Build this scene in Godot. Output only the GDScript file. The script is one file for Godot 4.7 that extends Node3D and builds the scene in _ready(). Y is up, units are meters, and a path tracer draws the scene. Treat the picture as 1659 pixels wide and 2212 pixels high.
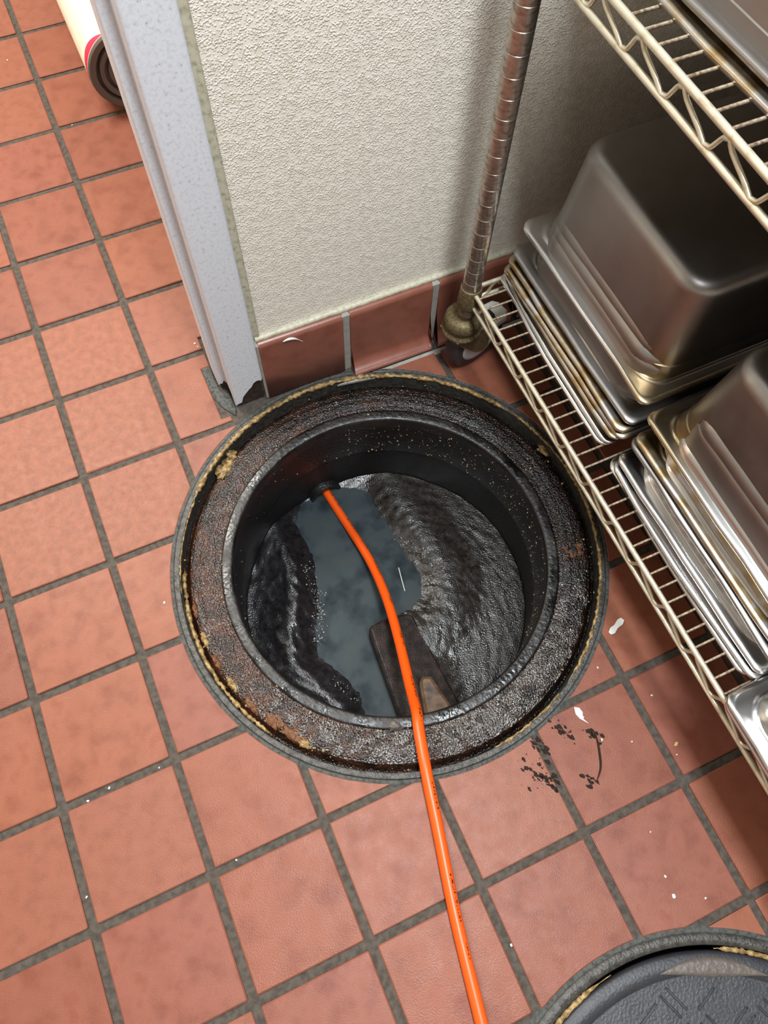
extends Node3D

const PITCH := 0.162
const RC := Vector2(0.4115, 0.6485)      # centre of the open manhole (x, z)
const LC := Vector2(0.4414, 1.5917)      # centre of the closed manhole
const R_OUT := 0.344
const R_LID := 0.314
const WATER := -0.262

var M := {}
var used := {}
var n_fine := FastNoiseLite.new()
var n_mid := FastNoiseLite.new()
var n_big := FastNoiseLite.new()
var rng := RandomNumberGenerator.new()


# ---------------------------------------------------------------- mesh builder
class MB:
	var v := PackedVector3Array()
	var c := PackedColorArray()
	var uv := PackedVector2Array()
	var g := PackedInt32Array()
	var col := Color.WHITE

	func tri(a: Vector3, b: Vector3, d: Vector3, grp := 0, ua := Vector2.ZERO, ub := Vector2.ZERO, ud := Vector2.ZERO) -> void:
		v.append(a); v.append(b); v.append(d)
		uv.append(ua); uv.append(ub); uv.append(ud)
		c.append(col); c.append(col); c.append(col)
		g.append(grp)

	func quad(a: Vector3, b: Vector3, d: Vector3, e: Vector3, grp := 0) -> void:
		tri(a, b, d, grp)
		tri(a, d, e, grp)

	# rows of points; u runs along a row, v across rows
	func sheet(rows: Array, close_u := false, close_v := false, groups: Array = []) -> void:
		var nr := rows.size()
		var nc: int = rows[0].size()
		for r in (nr if close_v else nr - 1):
			var A: PackedVector3Array = rows[r]
			var B: PackedVector3Array = rows[(r + 1) % nr]
			var grp: int = groups[r] if r < groups.size() else 0
			for k in (nc if close_u else nc - 1):
				var k2 := (k + 1) % nc
				var u0 := float(k) / nc
				var u1 := float(k + 1) / nc
				var v0 := float(r) / (nr - 1)
				var v1 := float(r + 1) / (nr - 1)
				tri(A[k], A[k2], B[k2], grp, Vector2(u0, v0), Vector2(u1, v0), Vector2(u1, v1))
				tri(A[k], B[k2], B[k], grp, Vector2(u0, v0), Vector2(u1, v1), Vector2(u0, v1))

	func fan(row: PackedVector3Array, flip := false, grp := 9) -> void:
		var m := Vector3.ZERO
		for p in row:
			m += p
		m /= row.size()
		for k in row.size():
			var a := row[k]
			var b := row[(k + 1) % row.size()]
			if flip:
				tri(b, a, m, grp)
			else:
				tri(a, b, m, grp)

	func volume() -> float:
		var m := Vector3.ZERO
		for p in v:
			m += p
		m /= maxi(1, v.size())
		var s := 0.0
		for k in range(0, v.size(), 3):
			s += (v[k] - m).dot((v[k + 1] - m).cross(v[k + 2] - m))
		return s

	func up() -> float:
		var s := 0.0
		for k in range(0, v.size(), 3):
			s += (v[k + 1] - v[k]).cross(v[k + 2] - v[k]).y
		return s

	# mode: "closed" turns faces outward, "up" turns an open sheet upward, "keep" leaves them
	func mesh(mode := "closed", with_colour := false) -> ArrayMesh:
		var flip := false
		if mode == "closed":
			flip = volume() > 0.0
		elif mode == "up":
			flip = up() > 0.0
		var st := SurfaceTool.new()
		st.begin(Mesh.PRIMITIVE_TRIANGLES)
		for k in range(0, v.size(), 3):
			var order := [k, k + 2, k + 1] if flip else [k, k + 1, k + 2]
			var grp := g[k / 3]
			st.set_smooth_group(grp if grp >= 0 else 0xFFFFFFFF)
			for q in order:
				if with_colour:
					st.set_color(c[q])
				st.set_uv(uv[q])
				st.add_vertex(v[q])
		st.generate_normals()
		st.index()
		return st.commit()

	func box(lo: Vector3, hi: Vector3, b := 0.002) -> void:
		# a box with chamfered edges
		b = minf(b, minf(hi.x - lo.x, minf(hi.y - lo.y, hi.z - lo.z)) * 0.45)
		var rows := []
		for s in [[lo.y, b], [lo.y + b, 0.0], [hi.y - b, 0.0], [hi.y, b]]:
			var y: float = s[0]
			var d: float = s[1]
			var row := PackedVector3Array()
			var x0 := lo.x + d
			var x1 := hi.x - d
			var z0 := lo.z + d
			var z1 := hi.z - d
			for p in [[x0, z0 + b], [x0 + b, z0], [x1 - b, z0], [x1, z0 + b], [x1, z1 - b], [x1 - b, z1], [x0 + b, z1], [x0, z1 - b]]:
				row.append(Vector3(p[0], y, p[1]))
			rows.append(row)
		for r in 3:
			for k in 8:
				var k2 := (k + 1) % 8
				quad(rows[r][k], rows[r][k2], rows[r + 1][k2], rows[r + 1][k], -1)
		fan(rows[0], true, -1)
		fan(rows[3], false, -1)

	func tube(pts: PackedVector3Array, r, sides := 8, caps := true, closed := false) -> void:
		var n := pts.size()
		var rows := []
		var prev := Vector3.ZERO
		for k in n:
			var a := pts[(k - 1 + n) % n] if closed else pts[maxi(k - 1, 0)]
			var b := pts[(k + 1) % n] if closed else pts[mini(k + 1, n - 1)]
			var t := (b - a).normalized()
			var s := prev
			if k == 0:
				s = t.cross(Vector3.UP)
				if s.length() < 0.1:
					s = t.cross(Vector3.RIGHT)
			s = (s - t * s.dot(t)).normalized()
			prev = s
			var q := t.cross(s)
			var rad: float = r[k] if r is PackedFloat32Array else r
			var row := PackedVector3Array()
			for j in sides:
				var an := TAU * j / sides
				row.append(pts[k] + (s * cos(an) + q * sin(an)) * rad)
			rows.append(row)
		sheet(rows, true, closed)
		if caps and not closed:
			fan(rows[0], true, 5)
			fan(rows[n - 1], false, 5)

	func lathe(prof: Array, sides := 32, at := Vector3.ZERO, axis := "y", closed_prof := false, groups: Array = []) -> void:
		# prof: [radius, height] pairs
		var rows := []
		for p in prof:
			var row := PackedVector3Array()
			for j in sides:
				var an := TAU * j / sides
				var q := Vector3(p[0] * cos(an), p[1], p[0] * sin(an))
				if axis == "z":
					q = Vector3(q.x, q.z, q.y)
				elif axis == "x":
					q = Vector3(q.y, q.x, q.z)
				row.append(at + q)
			rows.append(row)
		sheet(rows, true, closed_prof, groups)
		if not closed_prof:
			fan(rows[0], true, 7)
			fan(rows[rows.size() - 1], false, 7)

	func prism(poly: PackedVector2Array, y0: float, y1: float, bevel := 0.0015) -> void:
		# polygon in x, z; vertical sides, a bevelled top
		var n := poly.size()
		var inner := PackedVector2Array()
		var area := 0.0
		for k in n:
			area += poly[k].cross(poly[(k + 1) % n])
		var sg := 1.0 if area > 0.0 else -1.0
		for k in n:
			var e0 := (poly[k] - poly[(k - 1 + n) % n]).normalized()
			var e1 := (poly[(k + 1) % n] - poly[k]).normalized()
			var n0 := Vector2(-e0.y, e0.x) * sg
			var n1 := Vector2(-e1.y, e1.x) * sg
			var m := (n0 + n1)
			m = m.normalized() / maxf(0.45, m.normalized().dot(n0))
			inner.append(poly[k] + m * bevel)
		var tris := Geometry2D.triangulate_polygon(inner)
		if tris.is_empty():
			inner = poly
			tris = Geometry2D.triangulate_polygon(poly)
		for k in n:
			var a := poly[k]
			var b := poly[(k + 1) % n]
			var ai := inner[k]
			var bi := inner[(k + 1) % n]
			var ym := y1 - bevel * 0.8
			quad(Vector3(a.x, y0, a.y), Vector3(b.x, y0, b.y), Vector3(b.x, ym, b.y), Vector3(a.x, ym, a.y), -1)
			quad(Vector3(a.x, ym, a.y), Vector3(b.x, ym, b.y), Vector3(bi.x, y1, bi.y), Vector3(ai.x, y1, ai.y), 2)
		for k in range(0, tris.size(), 3):
			var p := [inner[tris[k]], inner[tris[k + 1]], inner[tris[k + 2]]]
			var cr: float = (p[1] - p[0]).cross(p[2] - p[0])
			# same turn as the sides: seen from outside
			if cr * sg > 0.0:
				tri(Vector3(p[0].x, y1, p[0].y), Vector3(p[1].x, y1, p[1].y), Vector3(p[2].x, y1, p[2].y), 3)
			else:
				tri(Vector3(p[0].x, y1, p[0].y), Vector3(p[2].x, y1, p[2].y), Vector3(p[1].x, y1, p[1].y), 3)


# ---------------------------------------------------------------- scene helpers
func obj(called: String, m: Mesh, mat: Material, parent: Node = self) -> MeshInstance3D:
	var o := MeshInstance3D.new()
	o.name = numbered(called) if parent == self else called
	o.mesh = m
	o.material_override = mat
	parent.add_child(o, true)
	return o


func numbered(called: String) -> String:
	if not used.has(called):
		used[called] = 0
		return called
	used[called] += 1
	return "%s_%03d" % [called, used[called]]


var part_count := {}
func part(called: String, m: Mesh, mat: Material, parent: Node) -> MeshInstance3D:
	var key := "%d/%s" % [parent.get_instance_id(), called]
	var n: int = part_count.get(key, 0)
	part_count[key] = n + 1
	var o := MeshInstance3D.new()
	o.name = called if n == 0 else "%s_%03d" % [called, n]
	o.mesh = m
	o.material_override = mat
	parent.add_child(o, true)
	return o


func tag(o: Node, label: String, category: String, group := "") -> Node:
	o.set_meta("label", label)
	o.set_meta("category", category)
	if group != "":
		o.set_meta("group", group)
	return o


func struct(called: String, m: Mesh, mat: Material, label: String, category: String) -> MeshInstance3D:
	var o := obj(called, m, mat)
	o.set_meta("kind", "structure")
	tag(o, label, category)
	return o


func thing(called: String, label: String, category: String, at := Vector3.ZERO, group := "") -> Node3D:
	var o := Node3D.new()
	o.name = numbered(called)
	add_child(o, true)
	o.position = at
	tag(o, label, category, group)
	return o


func ntex(sd: int, freq: float, stops: Array, size := 512, type := FastNoiseLite.TYPE_SIMPLEX_SMOOTH, oct := 4, normal := 0.0) -> NoiseTexture2D:
	var f := FastNoiseLite.new()
	f.seed = sd
	f.noise_type = type
	f.frequency = freq
	f.fractal_octaves = oct
	if type == FastNoiseLite.TYPE_CELLULAR:
		f.cellular_return_type = FastNoiseLite.RETURN_DISTANCE
		f.fractal_type = FastNoiseLite.FRACTAL_NONE
	var t := NoiseTexture2D.new()
	t.width = size
	t.height = size
	t.seamless = true
	t.noise = f
	if normal > 0.0:
		t.as_normal_map = true
		t.bump_strength = normal
	elif not stops.is_empty():
		var gr := Gradient.new()
		var off := PackedFloat32Array()
		var col := PackedColorArray()
		for s in stops:
			off.append(s[0])
			col.append(s[1])
		gr.offsets = off
		gr.colors = col
		t.color_ramp = gr
	return t


func pebble_normal() -> ImageTexture:
	# moulded pebbles: low round bumps scattered over a flat sheet, as a tiling height picture turned into normals
	var N := 512
	var h := PackedFloat32Array()
	h.resize(N * N)
	var r2 := RandomNumberGenerator.new()
	r2.seed = 8
	for k in 1500:
		var cx := r2.randi_range(0, N - 1)
		var cy := r2.randi_range(0, N - 1)
		var ra := r2.randf_range(4.0, 9.0)
		var rb := ra * r2.randf_range(0.6, 1.0)
		var an := r2.randf() * PI
		var hh := r2.randf_range(0.5, 1.0)
		var m := int(ra) + 1
		for y in range(-m, m + 1):
			for x in range(-m, m + 1):
				var p := Vector2(x, y).rotated(an)
				var d := p.x * p.x / (ra * ra) + p.y * p.y / (rb * rb)
				if d < 1.0:
					var at := posmod(cy + y, N) * N + posmod(cx + x, N)
					h[at] = maxf(h[at], hh * sqrt(1.0 - d))
	var im := Image.create(N, N, false, Image.FORMAT_RGB8)
	for y in N:
		for x in N:
			var v := h[y * N + x]
			im.set_pixel(x, y, Color(v, v, v))
	im.bump_map_to_normal_map(5.0)
	return ImageTexture.create_from_image(im)


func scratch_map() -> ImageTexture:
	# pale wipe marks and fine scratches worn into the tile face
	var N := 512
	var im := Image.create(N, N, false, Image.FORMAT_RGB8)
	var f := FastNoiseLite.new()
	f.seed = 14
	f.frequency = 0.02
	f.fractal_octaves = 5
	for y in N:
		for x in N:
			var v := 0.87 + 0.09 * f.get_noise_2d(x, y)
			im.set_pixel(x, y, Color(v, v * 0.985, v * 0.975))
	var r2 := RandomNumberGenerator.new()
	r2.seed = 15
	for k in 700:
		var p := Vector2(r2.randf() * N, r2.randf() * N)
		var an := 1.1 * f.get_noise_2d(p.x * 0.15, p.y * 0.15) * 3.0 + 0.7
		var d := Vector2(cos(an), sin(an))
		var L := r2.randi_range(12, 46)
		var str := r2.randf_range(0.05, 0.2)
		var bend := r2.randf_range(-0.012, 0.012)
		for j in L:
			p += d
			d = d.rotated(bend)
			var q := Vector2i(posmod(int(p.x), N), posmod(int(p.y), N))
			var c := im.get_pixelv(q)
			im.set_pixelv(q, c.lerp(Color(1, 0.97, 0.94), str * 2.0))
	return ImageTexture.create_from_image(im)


func rgb(r: int, g: int, b: int) -> Color:
	return Color8(r, g, b)


func mat(color: Color, rough: float, metal := 0.0, o := {}) -> StandardMaterial3D:
	var m := StandardMaterial3D.new()
	m.albedo_color = color
	m.roughness = rough
	m.metallic = metal
	m.metallic_specular = o.get("spec", 0.5)
	m.uv1_triplanar = true
	m.uv1_world_triplanar = o.get("world", true)
	var s: float = o.get("scale", 2.0)
	m.uv1_scale = Vector3(s, s, s)
	if o.has("tex"):
		m.albedo_texture = o.tex
	if o.has("rough_tex"):
		m.roughness_texture = o.rough_tex
		m.roughness_texture_channel = BaseMaterial3D.TEXTURE_CHANNEL_RED
	if o.has("normal"):
		m.normal_enabled = true
		m.normal_texture = o.normal
		m.normal_scale = o.get("normal_scale", 1.0)
	if o.has("height"):
		m.heightmap_enabled = true
		m.heightmap_texture = o.height
		m.heightmap_scale = o.get("height_scale", 0.1)
	if o.has("coat"):
		m.clearcoat_enabled = true
		m.clearcoat = o.coat
		m.clearcoat_roughness = o.get("coat_rough", 0.1)
	if o.get("vertex", false):
		m.vertex_color_use_as_albedo = true
	return m


func smooth_curve(pts: Array, step := 0.01) -> PackedVector3Array:
	var out := PackedVector3Array()
	var n := pts.size()
	for k in n - 1:
		var p0: Vector3 = pts[maxi(k - 1, 0)]
		var p1: Vector3 = pts[k]
		var p2: Vector3 = pts[k + 1]
		var p3: Vector3 = pts[mini(k + 2, n - 1)]
		var m := maxi(1, int(p1.distance_to(p2) / step))
		for j in m:
			out.append(p1.cubic_interpolate(p2, p0, p3, float(j) / m))
	out.append(pts[n - 1])
	return out


func sstep(a: float, b: float, x: float) -> float:
	return smoothstep(a, b, x)


# ---------------------------------------------------------------- main
func _ready() -> void:
	rng.seed = 77
	set_camera()
	set_light()
	for q in [[n_fine, 11, 160.0, 4], [n_mid, 12, 45.0, 4], [n_big, 13, 12.0, 3]]:
		q[0].seed = q[1]
		q[0].frequency = q[2]
		q[0].fractal_octaves = q[3]
		q[0].noise_type = FastNoiseLite.TYPE_SIMPLEX_SMOOTH
	make_materials()
	make_room()
	make_floor()
	make_base()
	make_door_frame()
	make_manhole()
	make_tank()
	make_lid()
	make_rack()
	make_pans()
	make_hose()
	make_roll()
	make_litter()


func set_camera() -> void:
	var cam := Camera3D.new()
	cam.name = "camera"
	cam.keep_aspect = Camera3D.KEEP_HEIGHT
	cam.fov = rad_to_deg(2.0 * atan(1106.0 / 1607.447))
	cam.near = 0.02
	cam.far = 30.0
	var right := Vector3(CAM_R[0], CAM_R[1], CAM_R[2])
	var down := Vector3(CAM_R[3], CAM_R[4], CAM_R[5])
	var fwd := Vector3(CAM_R[6], CAM_R[7], CAM_R[8])
	cam.transform = Transform3D(Basis(right, -down, -fwd).orthonormalized(), Vector3(0.20772, 1.11727, 1.01282))
	add_child(cam)
	cam.current = true

const CAM_R := [0.911543, 0.022308, 0.410598, -0.368575, -0.398407, 0.839895, 0.182322, -0.916937, -0.354943]


func set_light() -> void:
	var we := WorldEnvironment.new()
	we.name = "world_environment"
	var e := Environment.new()
	e.background_mode = Environment.BG_COLOR
	e.background_color = Color(0.0, 0.0, 0.0)
	e.tonemap_mode = Environment.TONE_MAPPER_LINEAR
	e.tonemap_exposure = 1.0
	e.sdfgi_enabled = true
	e.ssao_enabled = true
	e.ssil_enabled = true
	we.environment = e
	add_child(we)
	troffer(Vector3(0.42, 2.62, 1.22), Vector2(0.3, 1.1), 9.8, Color(0.95, 0.98, 1.0), "white ceiling light panel over the open manhole")
	troffer(Vector3(-0.30, 2.62, -1.05), Vector2(1.2, 0.6), 14.0, Color(1.0, 0.985, 0.95), "white ceiling light panel beyond the doorway")


func troffer(at: Vector3, size: Vector2, energy: float, colour: Color, label: String) -> void:
	var t := thing("ceiling_light", label, "light", at, "")
	var h := MB.new()
	h.box(Vector3(-size.x / 2 - 0.03, 0.012, -size.y / 2 - 0.03), Vector3(size.x / 2 + 0.03, 0.078, size.y / 2 + 0.03), 0.004)
	part("housing", h.mesh(), mat(rgb(225, 225, 222), 0.5), t)
	var d := MB.new()
	d.box(Vector3(-size.x / 2, 0.0, -size.y / 2), Vector3(size.x / 2, 0.014, size.y / 2), 0.002)
	var em := StandardMaterial3D.new()
	em.albedo_color = Color(0.9, 0.9, 0.9)
	em.emission_enabled = true
	em.emission = colour
	em.emission_energy_multiplier = 2.0
	part("diffuser", d.mesh(), em, t)
	var l := AreaLight3D.new()
	l.name = "panel_light"
	l.area_size = size
	l.light_energy = energy
	l.light_color = colour
	l.area_range = 12.0
	l.area_attenuation = 2.0
	l.shadow_enabled = true
	l.rotation.x = -PI / 2
	l.position = Vector3(0, -0.006, 0)
	t.add_child(l)


func make_materials() -> void:
	var grain := ntex(1, 0.02, [[0.0, Color(0.90, 0.89, 0.88)], [0.5, Color(0.97, 0.97, 0.97)], [1.0, Color(1.0, 1.0, 1.0)]], 512, FastNoiseLite.TYPE_SIMPLEX_SMOOTH, 5)
	var grit := ntex(2, 0.26, [], 512, FastNoiseLite.TYPE_SIMPLEX_SMOOTH, 4, 2.0)
	var blot := ntex(3, 0.008, [[0.0, Color(0.86, 0.80, 0.78)], [0.45, Color(0.97, 0.96, 0.95)], [0.7, Color(1, 1, 1)], [1.0, Color(0.94, 0.88, 0.84)]], 512, FastNoiseLite.TYPE_SIMPLEX_SMOOTH, 6)
	var tile_r := ntex(5, 0.02, [[0.0, Color(0.75, 0.75, 0.75)], [1.0, Color(1, 1, 1)]], 512, FastNoiseLite.TYPE_SIMPLEX_SMOOTH, 5)
	var cols := [rgb(129, 77, 59), rgb(132, 80, 62), rgb(125, 74, 58), rgb(132, 79, 59), rgb(127, 76, 61)]
	for k in 5:
		M["tile%d" % k] = mat(cols[k], 0.5, 0.0, {"spec": 0.35, "tex": blot if k != 1 else grain, "scale": 3.1 + 0.37 * k, "rough_tex": tile_r, "normal": grit, "normal_scale": 0.3})
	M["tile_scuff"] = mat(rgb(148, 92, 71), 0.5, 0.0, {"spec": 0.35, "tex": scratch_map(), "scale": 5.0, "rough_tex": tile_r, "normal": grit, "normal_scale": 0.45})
	M["grout"] = mat(rgb(80, 71, 64), 0.85, 0.0, {"tex": ntex(6, 0.03, [[0.0, Color(0.62, 0.6, 0.58)], [0.6, Color(0.9, 0.9, 0.88)], [1.0, Color(1.0, 1.0, 1.0)]], 512), "scale": 5.0, "normal": grit, "normal_scale": 0.8})
	M["cement"] = mat(rgb(84, 84, 81), 0.85, 0.0, {"tex": ntex(7, 0.04, [[0.0, Color(0.4, 0.4, 0.4)], [0.5, Color(0.85, 0.86, 0.85)], [1.0, Color(1.0, 1.0, 1.0)]], 512), "scale": 6.0, "normal": grit, "normal_scale": 1.0})
	M["base_tile"] = mat(rgb(130, 80, 66), 0.3, 0.0, {"tex": blot, "scale": 4.0, "normal": grit, "normal_scale": 0.12})
	var pebbles := pebble_normal()
	M["frp"] = mat(rgb(230, 225, 213), 0.4, 0.0, {"tex": ntex(9, 0.01, [[0.0, Color(0.93, 0.93, 0.91)], [0.6, Color(1, 1, 1)]], 512), "scale": 10.5, "normal": pebbles, "normal_scale": 0.85})
	M["wall"] = mat(rgb(206, 200, 188), 0.6, 0.0, {"tex": grain})
	M["ceiling"] = mat(rgb(224, 224, 220), 0.8, 0.0, {"tex": grain})
	M["mortar_light"] = mat(rgb(150, 147, 140), 0.8, 0.0, {"tex": grain, "scale": 6.0})
	M["caulk"] = mat(rgb(190, 185, 168), 0.5, 0.0, {"tex": ntex(10, 0.03, [[0.0, Color(0.72, 0.72, 0.68)], [0.5, Color(0.95, 0.95, 0.92)], [1.0, Color(1, 1, 1)]], 512), "scale": 6.0})
	M["paint"] = mat(rgb(212, 216, 223), 0.45, 0.0, {"tex": ntex(20, 0.05, [[0.0, Color(0.3, 0.28, 0.27)], [0.07, Color(0.6, 0.58, 0.58)], [0.17, Color(0.93, 0.93, 0.93)], [0.6, Color(1, 1, 1)], [1.0, Color(0.96, 0.94, 0.94)]], 512, FastNoiseLite.TYPE_SIMPLEX_SMOOTH, 6), "scale": 5.5, "normal": grit, "normal_scale": 0.12})
	M["rust_dark"] = mat(rgb(62, 44, 36), 0.8, 0.0, {"tex": ntex(21, 0.04, [[0.0, Color(0.3, 0.25, 0.22)], [0.6, Color(0.8, 0.75, 0.7)], [1.0, Color(1, 0.95, 0.9)]], 256), "scale": 9.0, "normal": grit, "normal_scale": 1.4})
	var pit := ntex(22, 0.09, [], 512, FastNoiseLite.TYPE_SIMPLEX_SMOOTH, 5, 7.0)
	var wet := ntex(23, 0.013, [[0.0, Color(0.25, 0.25, 0.25)], [0.5, Color(0.6, 0.6, 0.6)], [1.0, Color(1, 1, 1)]], 512, FastNoiseLite.TYPE_SIMPLEX_SMOOTH, 5)
	var iron := ntex(24, 0.009, [[0.0, Color(0.16, 0.14, 0.13)], [0.42, Color(0.34, 0.28, 0.24)], [0.6, Color(0.56, 0.42, 0.32)], [0.75, Color(0.40, 0.34, 0.30)], [1.0, Color(0.9, 0.62, 0.38)]], 512, FastNoiseLite.TYPE_SIMPLEX_SMOOTH, 6)
	M["iron"] = mat(rgb(122, 100, 86), 0.42, 0.0, {"vertex": true, "tex": iron, "scale": 5.5, "rough_tex": wet, "normal": pit, "normal_scale": 0.7, "spec": 0.5})
	M["wet_film"] = mat(rgb(44, 36, 31), 0.16, 0.0, {"scale": 5.5, "normal": pit, "normal_scale": 0.75, "spec": 0.8})
	M["lip"] = mat(rgb(42, 36, 33), 0.66, 0.0, {"tex": wet, "scale": 2.2, "rough_tex": wet, "normal": pit, "normal_scale": 0.15})
	M["rim"] = mat(rgb(78, 75, 72), 0.5, 0.3, {"tex": ntex(25, 0.03, [[0.0, Color(0.45, 0.42, 0.4)], [0.6, Color(0.9, 0.9, 0.88)], [1.0, Color(1, 1, 1)]], 512), "scale": 5.0, "normal": pit, "normal_scale": 0.3})
	M["neck"] = mat(rgb(36, 31, 30), 0.42, 0.0, {"tex": iron, "scale": 3.0, "normal": pit, "normal_scale": 0.25})
	M["tank"] = mat(rgb(19, 17, 16), 0.5, 0.0, {"normal": pit, "normal_scale": 0.3, "scale": 3.0})
	M["gasket"] = mat(rgb(164, 140, 94), 0.55, 0.0, {"tex": ntex(26, 0.04, [[0.0, Color(0.35, 0.28, 0.2)], [0.4, Color(0.7, 0.62, 0.5)], [0.7, Color(1, 1, 1)], [1.0, Color(1, 1, 0.95)]], 256), "scale": 10.0, "normal": pit, "normal_scale": 0.5})
	M["rust"] = mat(rgb(128, 82, 45), 0.5, 0.0, {"tex": ntex(27, 0.05, [[0.0, Color(0.3, 0.25, 0.2)], [0.5, Color(0.8, 0.75, 0.7)], [1.0, Color(1, 1, 1)]], 256), "scale": 12.0, "normal": pit, "normal_scale": 0.8})
	M["fleck"] = mat(rgb(150, 134, 100), 0.35, 0.0)
	M["crust"] = mat(rgb(150, 148, 142), 0.4, 0.0)
	M["water"] = mat(rgb(60, 67, 70), 0.16, 0.0, {"spec": 0.22, "tex": ntex(28, 0.008, [[0.0, Color(0.55, 0.58, 0.6)], [0.5, Color(0.9, 0.92, 0.93)], [1.0, Color(1, 0.97, 0.92)]], 512, FastNoiseLite.TYPE_SIMPLEX_SMOOTH, 4), "scale": 3.0})
	M["sludge"] = mat(Color.WHITE, 0.5, 0.0, {"vertex": true, "scale": 5.0, "normal": pit, "normal_scale": 0.25, "rough_tex": wet, "tex": ntex(29, 0.03, [[0.0, Color(0.4, 0.38, 0.36)], [0.5, Color(0.8, 0.78, 0.76)], [1.0, Color(1, 1, 1)]], 512)})
	M["slab"] = mat(rgb(66, 50, 43), 0.5, 0.0, {"tex": wet, "scale": 7.0, "normal": pit, "normal_scale": 0.4})
	M["wood"] = mat(rgb(120, 92, 66), 0.6, 0.0, {"tex": ntex(30, 0.02, [[0.0, Color(0.3, 0.26, 0.22)], [0.5, Color(0.75, 0.7, 0.65)], [1.0, Color(1, 1, 1)]], 256), "scale": 8.0})
	M["rubber"] = mat(rgb(50, 50, 56), 0.5, 0.0, {"tex": ntex(31, 0.02, [[0.0, Color(0.7, 0.7, 0.7)], [1.0, Color(1, 1, 1)]], 256), "scale": 4.0, "normal": pit, "normal_scale": 0.15})
	M["tread"] = mat(rgb(42, 42, 47), 0.45, 0.0)
	M["dull_brown"] = mat(rgb(84, 76, 70), 0.5, 0.0, {"normal": pit, "normal_scale": 0.2})
	M["chrome"] = mat(rgb(222, 214, 192), 0.36, 0.65, {"tex": ntex(32, 0.04, [[0.0, Color(0.66, 0.58, 0.46)], [0.25, Color(0.92, 0.9, 0.85)], [0.5, Color(1, 1, 1)]], 256), "scale": 5.0})
	M["chrome_dull"] = mat(rgb(204, 190, 172), 0.42, 0.6, {"tex": ntex(33, 0.06, [[0.0, Color(0.5, 0.38, 0.28)], [0.5, Color(0.9, 0.88, 0.84)], [1.0, Color(1, 1, 1)]], 256), "scale": 12.0})
	M["post"] = mat(rgb(190, 182, 172), 0.3, 0.9, {"tex": ntex(34, 0.05, [[0.0, Color(0.5, 0.46, 0.43)], [0.4, Color(0.9, 0.88, 0.86)], [1.0, Color(1, 1, 1)]], 256), "scale": 8.0})
	M["brass_dirty"] = mat(rgb(138, 128, 102), 0.5, 0.6, {"tex": ntex(35, 0.05, [[0.0, Color(0.5, 0.35, 0.22)], [0.5, Color(0.85, 0.82, 0.76)], [1.0, Color(1, 1, 1)]], 256), "scale": 14.0})
	M["tyre"] = mat(rgb(52, 44, 46), 0.6)
	M["hub"] = mat(rgb(186, 186, 194), 0.4)
	M["white_plastic"] = mat(rgb(216, 216, 208), 0.4)
	var dent := ntex(36, 0.006, [], 512, FastNoiseLite.TYPE_SIMPLEX_SMOOTH, 3, 1.2)
	var steel_r := ntex(37, 0.012, [[0.0, Color(0.85, 0.85, 0.85)], [1.0, Color(1, 1, 1)]], 512, FastNoiseLite.TYPE_SIMPLEX_SMOOTH, 5)
	var tint := ntex(38, 0.008, [[0.0, Color(0.80, 0.67, 0.46)], [0.38, Color(0.92, 0.85, 0.72)], [0.6, Color(1, 1, 1)], [1.0, Color(0.96, 0.97, 1.0)]], 512, FastNoiseLite.TYPE_SIMPLEX_SMOOTH, 5)
	var plain := ntex(39, 0.01, [[0.0, Color(0.97, 0.96, 0.95)], [0.6, Color(1, 1, 1)]], 512)
	M["steel"] = mat(rgb(158, 154, 151), 0.42, 1.0, {"tex": plain, "scale": 4.0, "rough_tex": steel_r, "normal": dent, "normal_scale": 0.25, "world": false})
	M["steel_tint"] = mat(rgb(196, 190, 182), 0.32, 1.0, {"tex": tint, "scale": 5.0, "rough_tex": steel_r, "normal": dent, "normal_scale": 0.25, "world": false})
	M["steel_stained"] = mat(rgb(208, 207, 206), 0.26, 1.0, {"tex": plain, "scale": 4.0, "rough_tex": steel_r, "normal": dent, "normal_scale": 0.2, "world": false, "vertex": true})
	M["steel_stained_body"] = mat(rgb(156, 152, 149), 0.43, 1.0, {"tex": plain, "scale": 4.0, "rough_tex": steel_r, "normal": dent, "normal_scale": 0.25, "world": false, "vertex": true})
	M["steel_bright"] = mat(rgb(214, 213, 212), 0.22, 1.0, {"tex": plain, "scale": 4.0, "rough_tex": steel_r, "normal": dent, "normal_scale": 0.2, "world": false})
	M["label"] = mat(rgb(236, 222, 200), 0.45, 0.0, {"tex": grain})
	M["red"] = mat(rgb(206, 40, 76), 0.4)
	M["roll_dark"] = mat(rgb(92, 80, 76), 0.6)
	M["roll_groove"] = mat(rgb(28, 23, 22), 0.7)
	M["paper"] = mat(rgb(200, 198, 192), 0.7)
	M["tan"] = mat(rgb(180, 150, 92), 0.6)
	M["grease"] = mat(rgb(44, 34, 30), 0.85, 0.0, {"spec": 0.2})


# ---------------------------------------------------------------- room
func wall_box(called: String, lo: Vector3, hi: Vector3, m: Material, label: String, category := "wall") -> MeshInstance3D:
	var b := MB.new()
	b.box(lo, hi, 0.001)
	return struct(called, b.mesh(), m, label, category)


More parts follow.
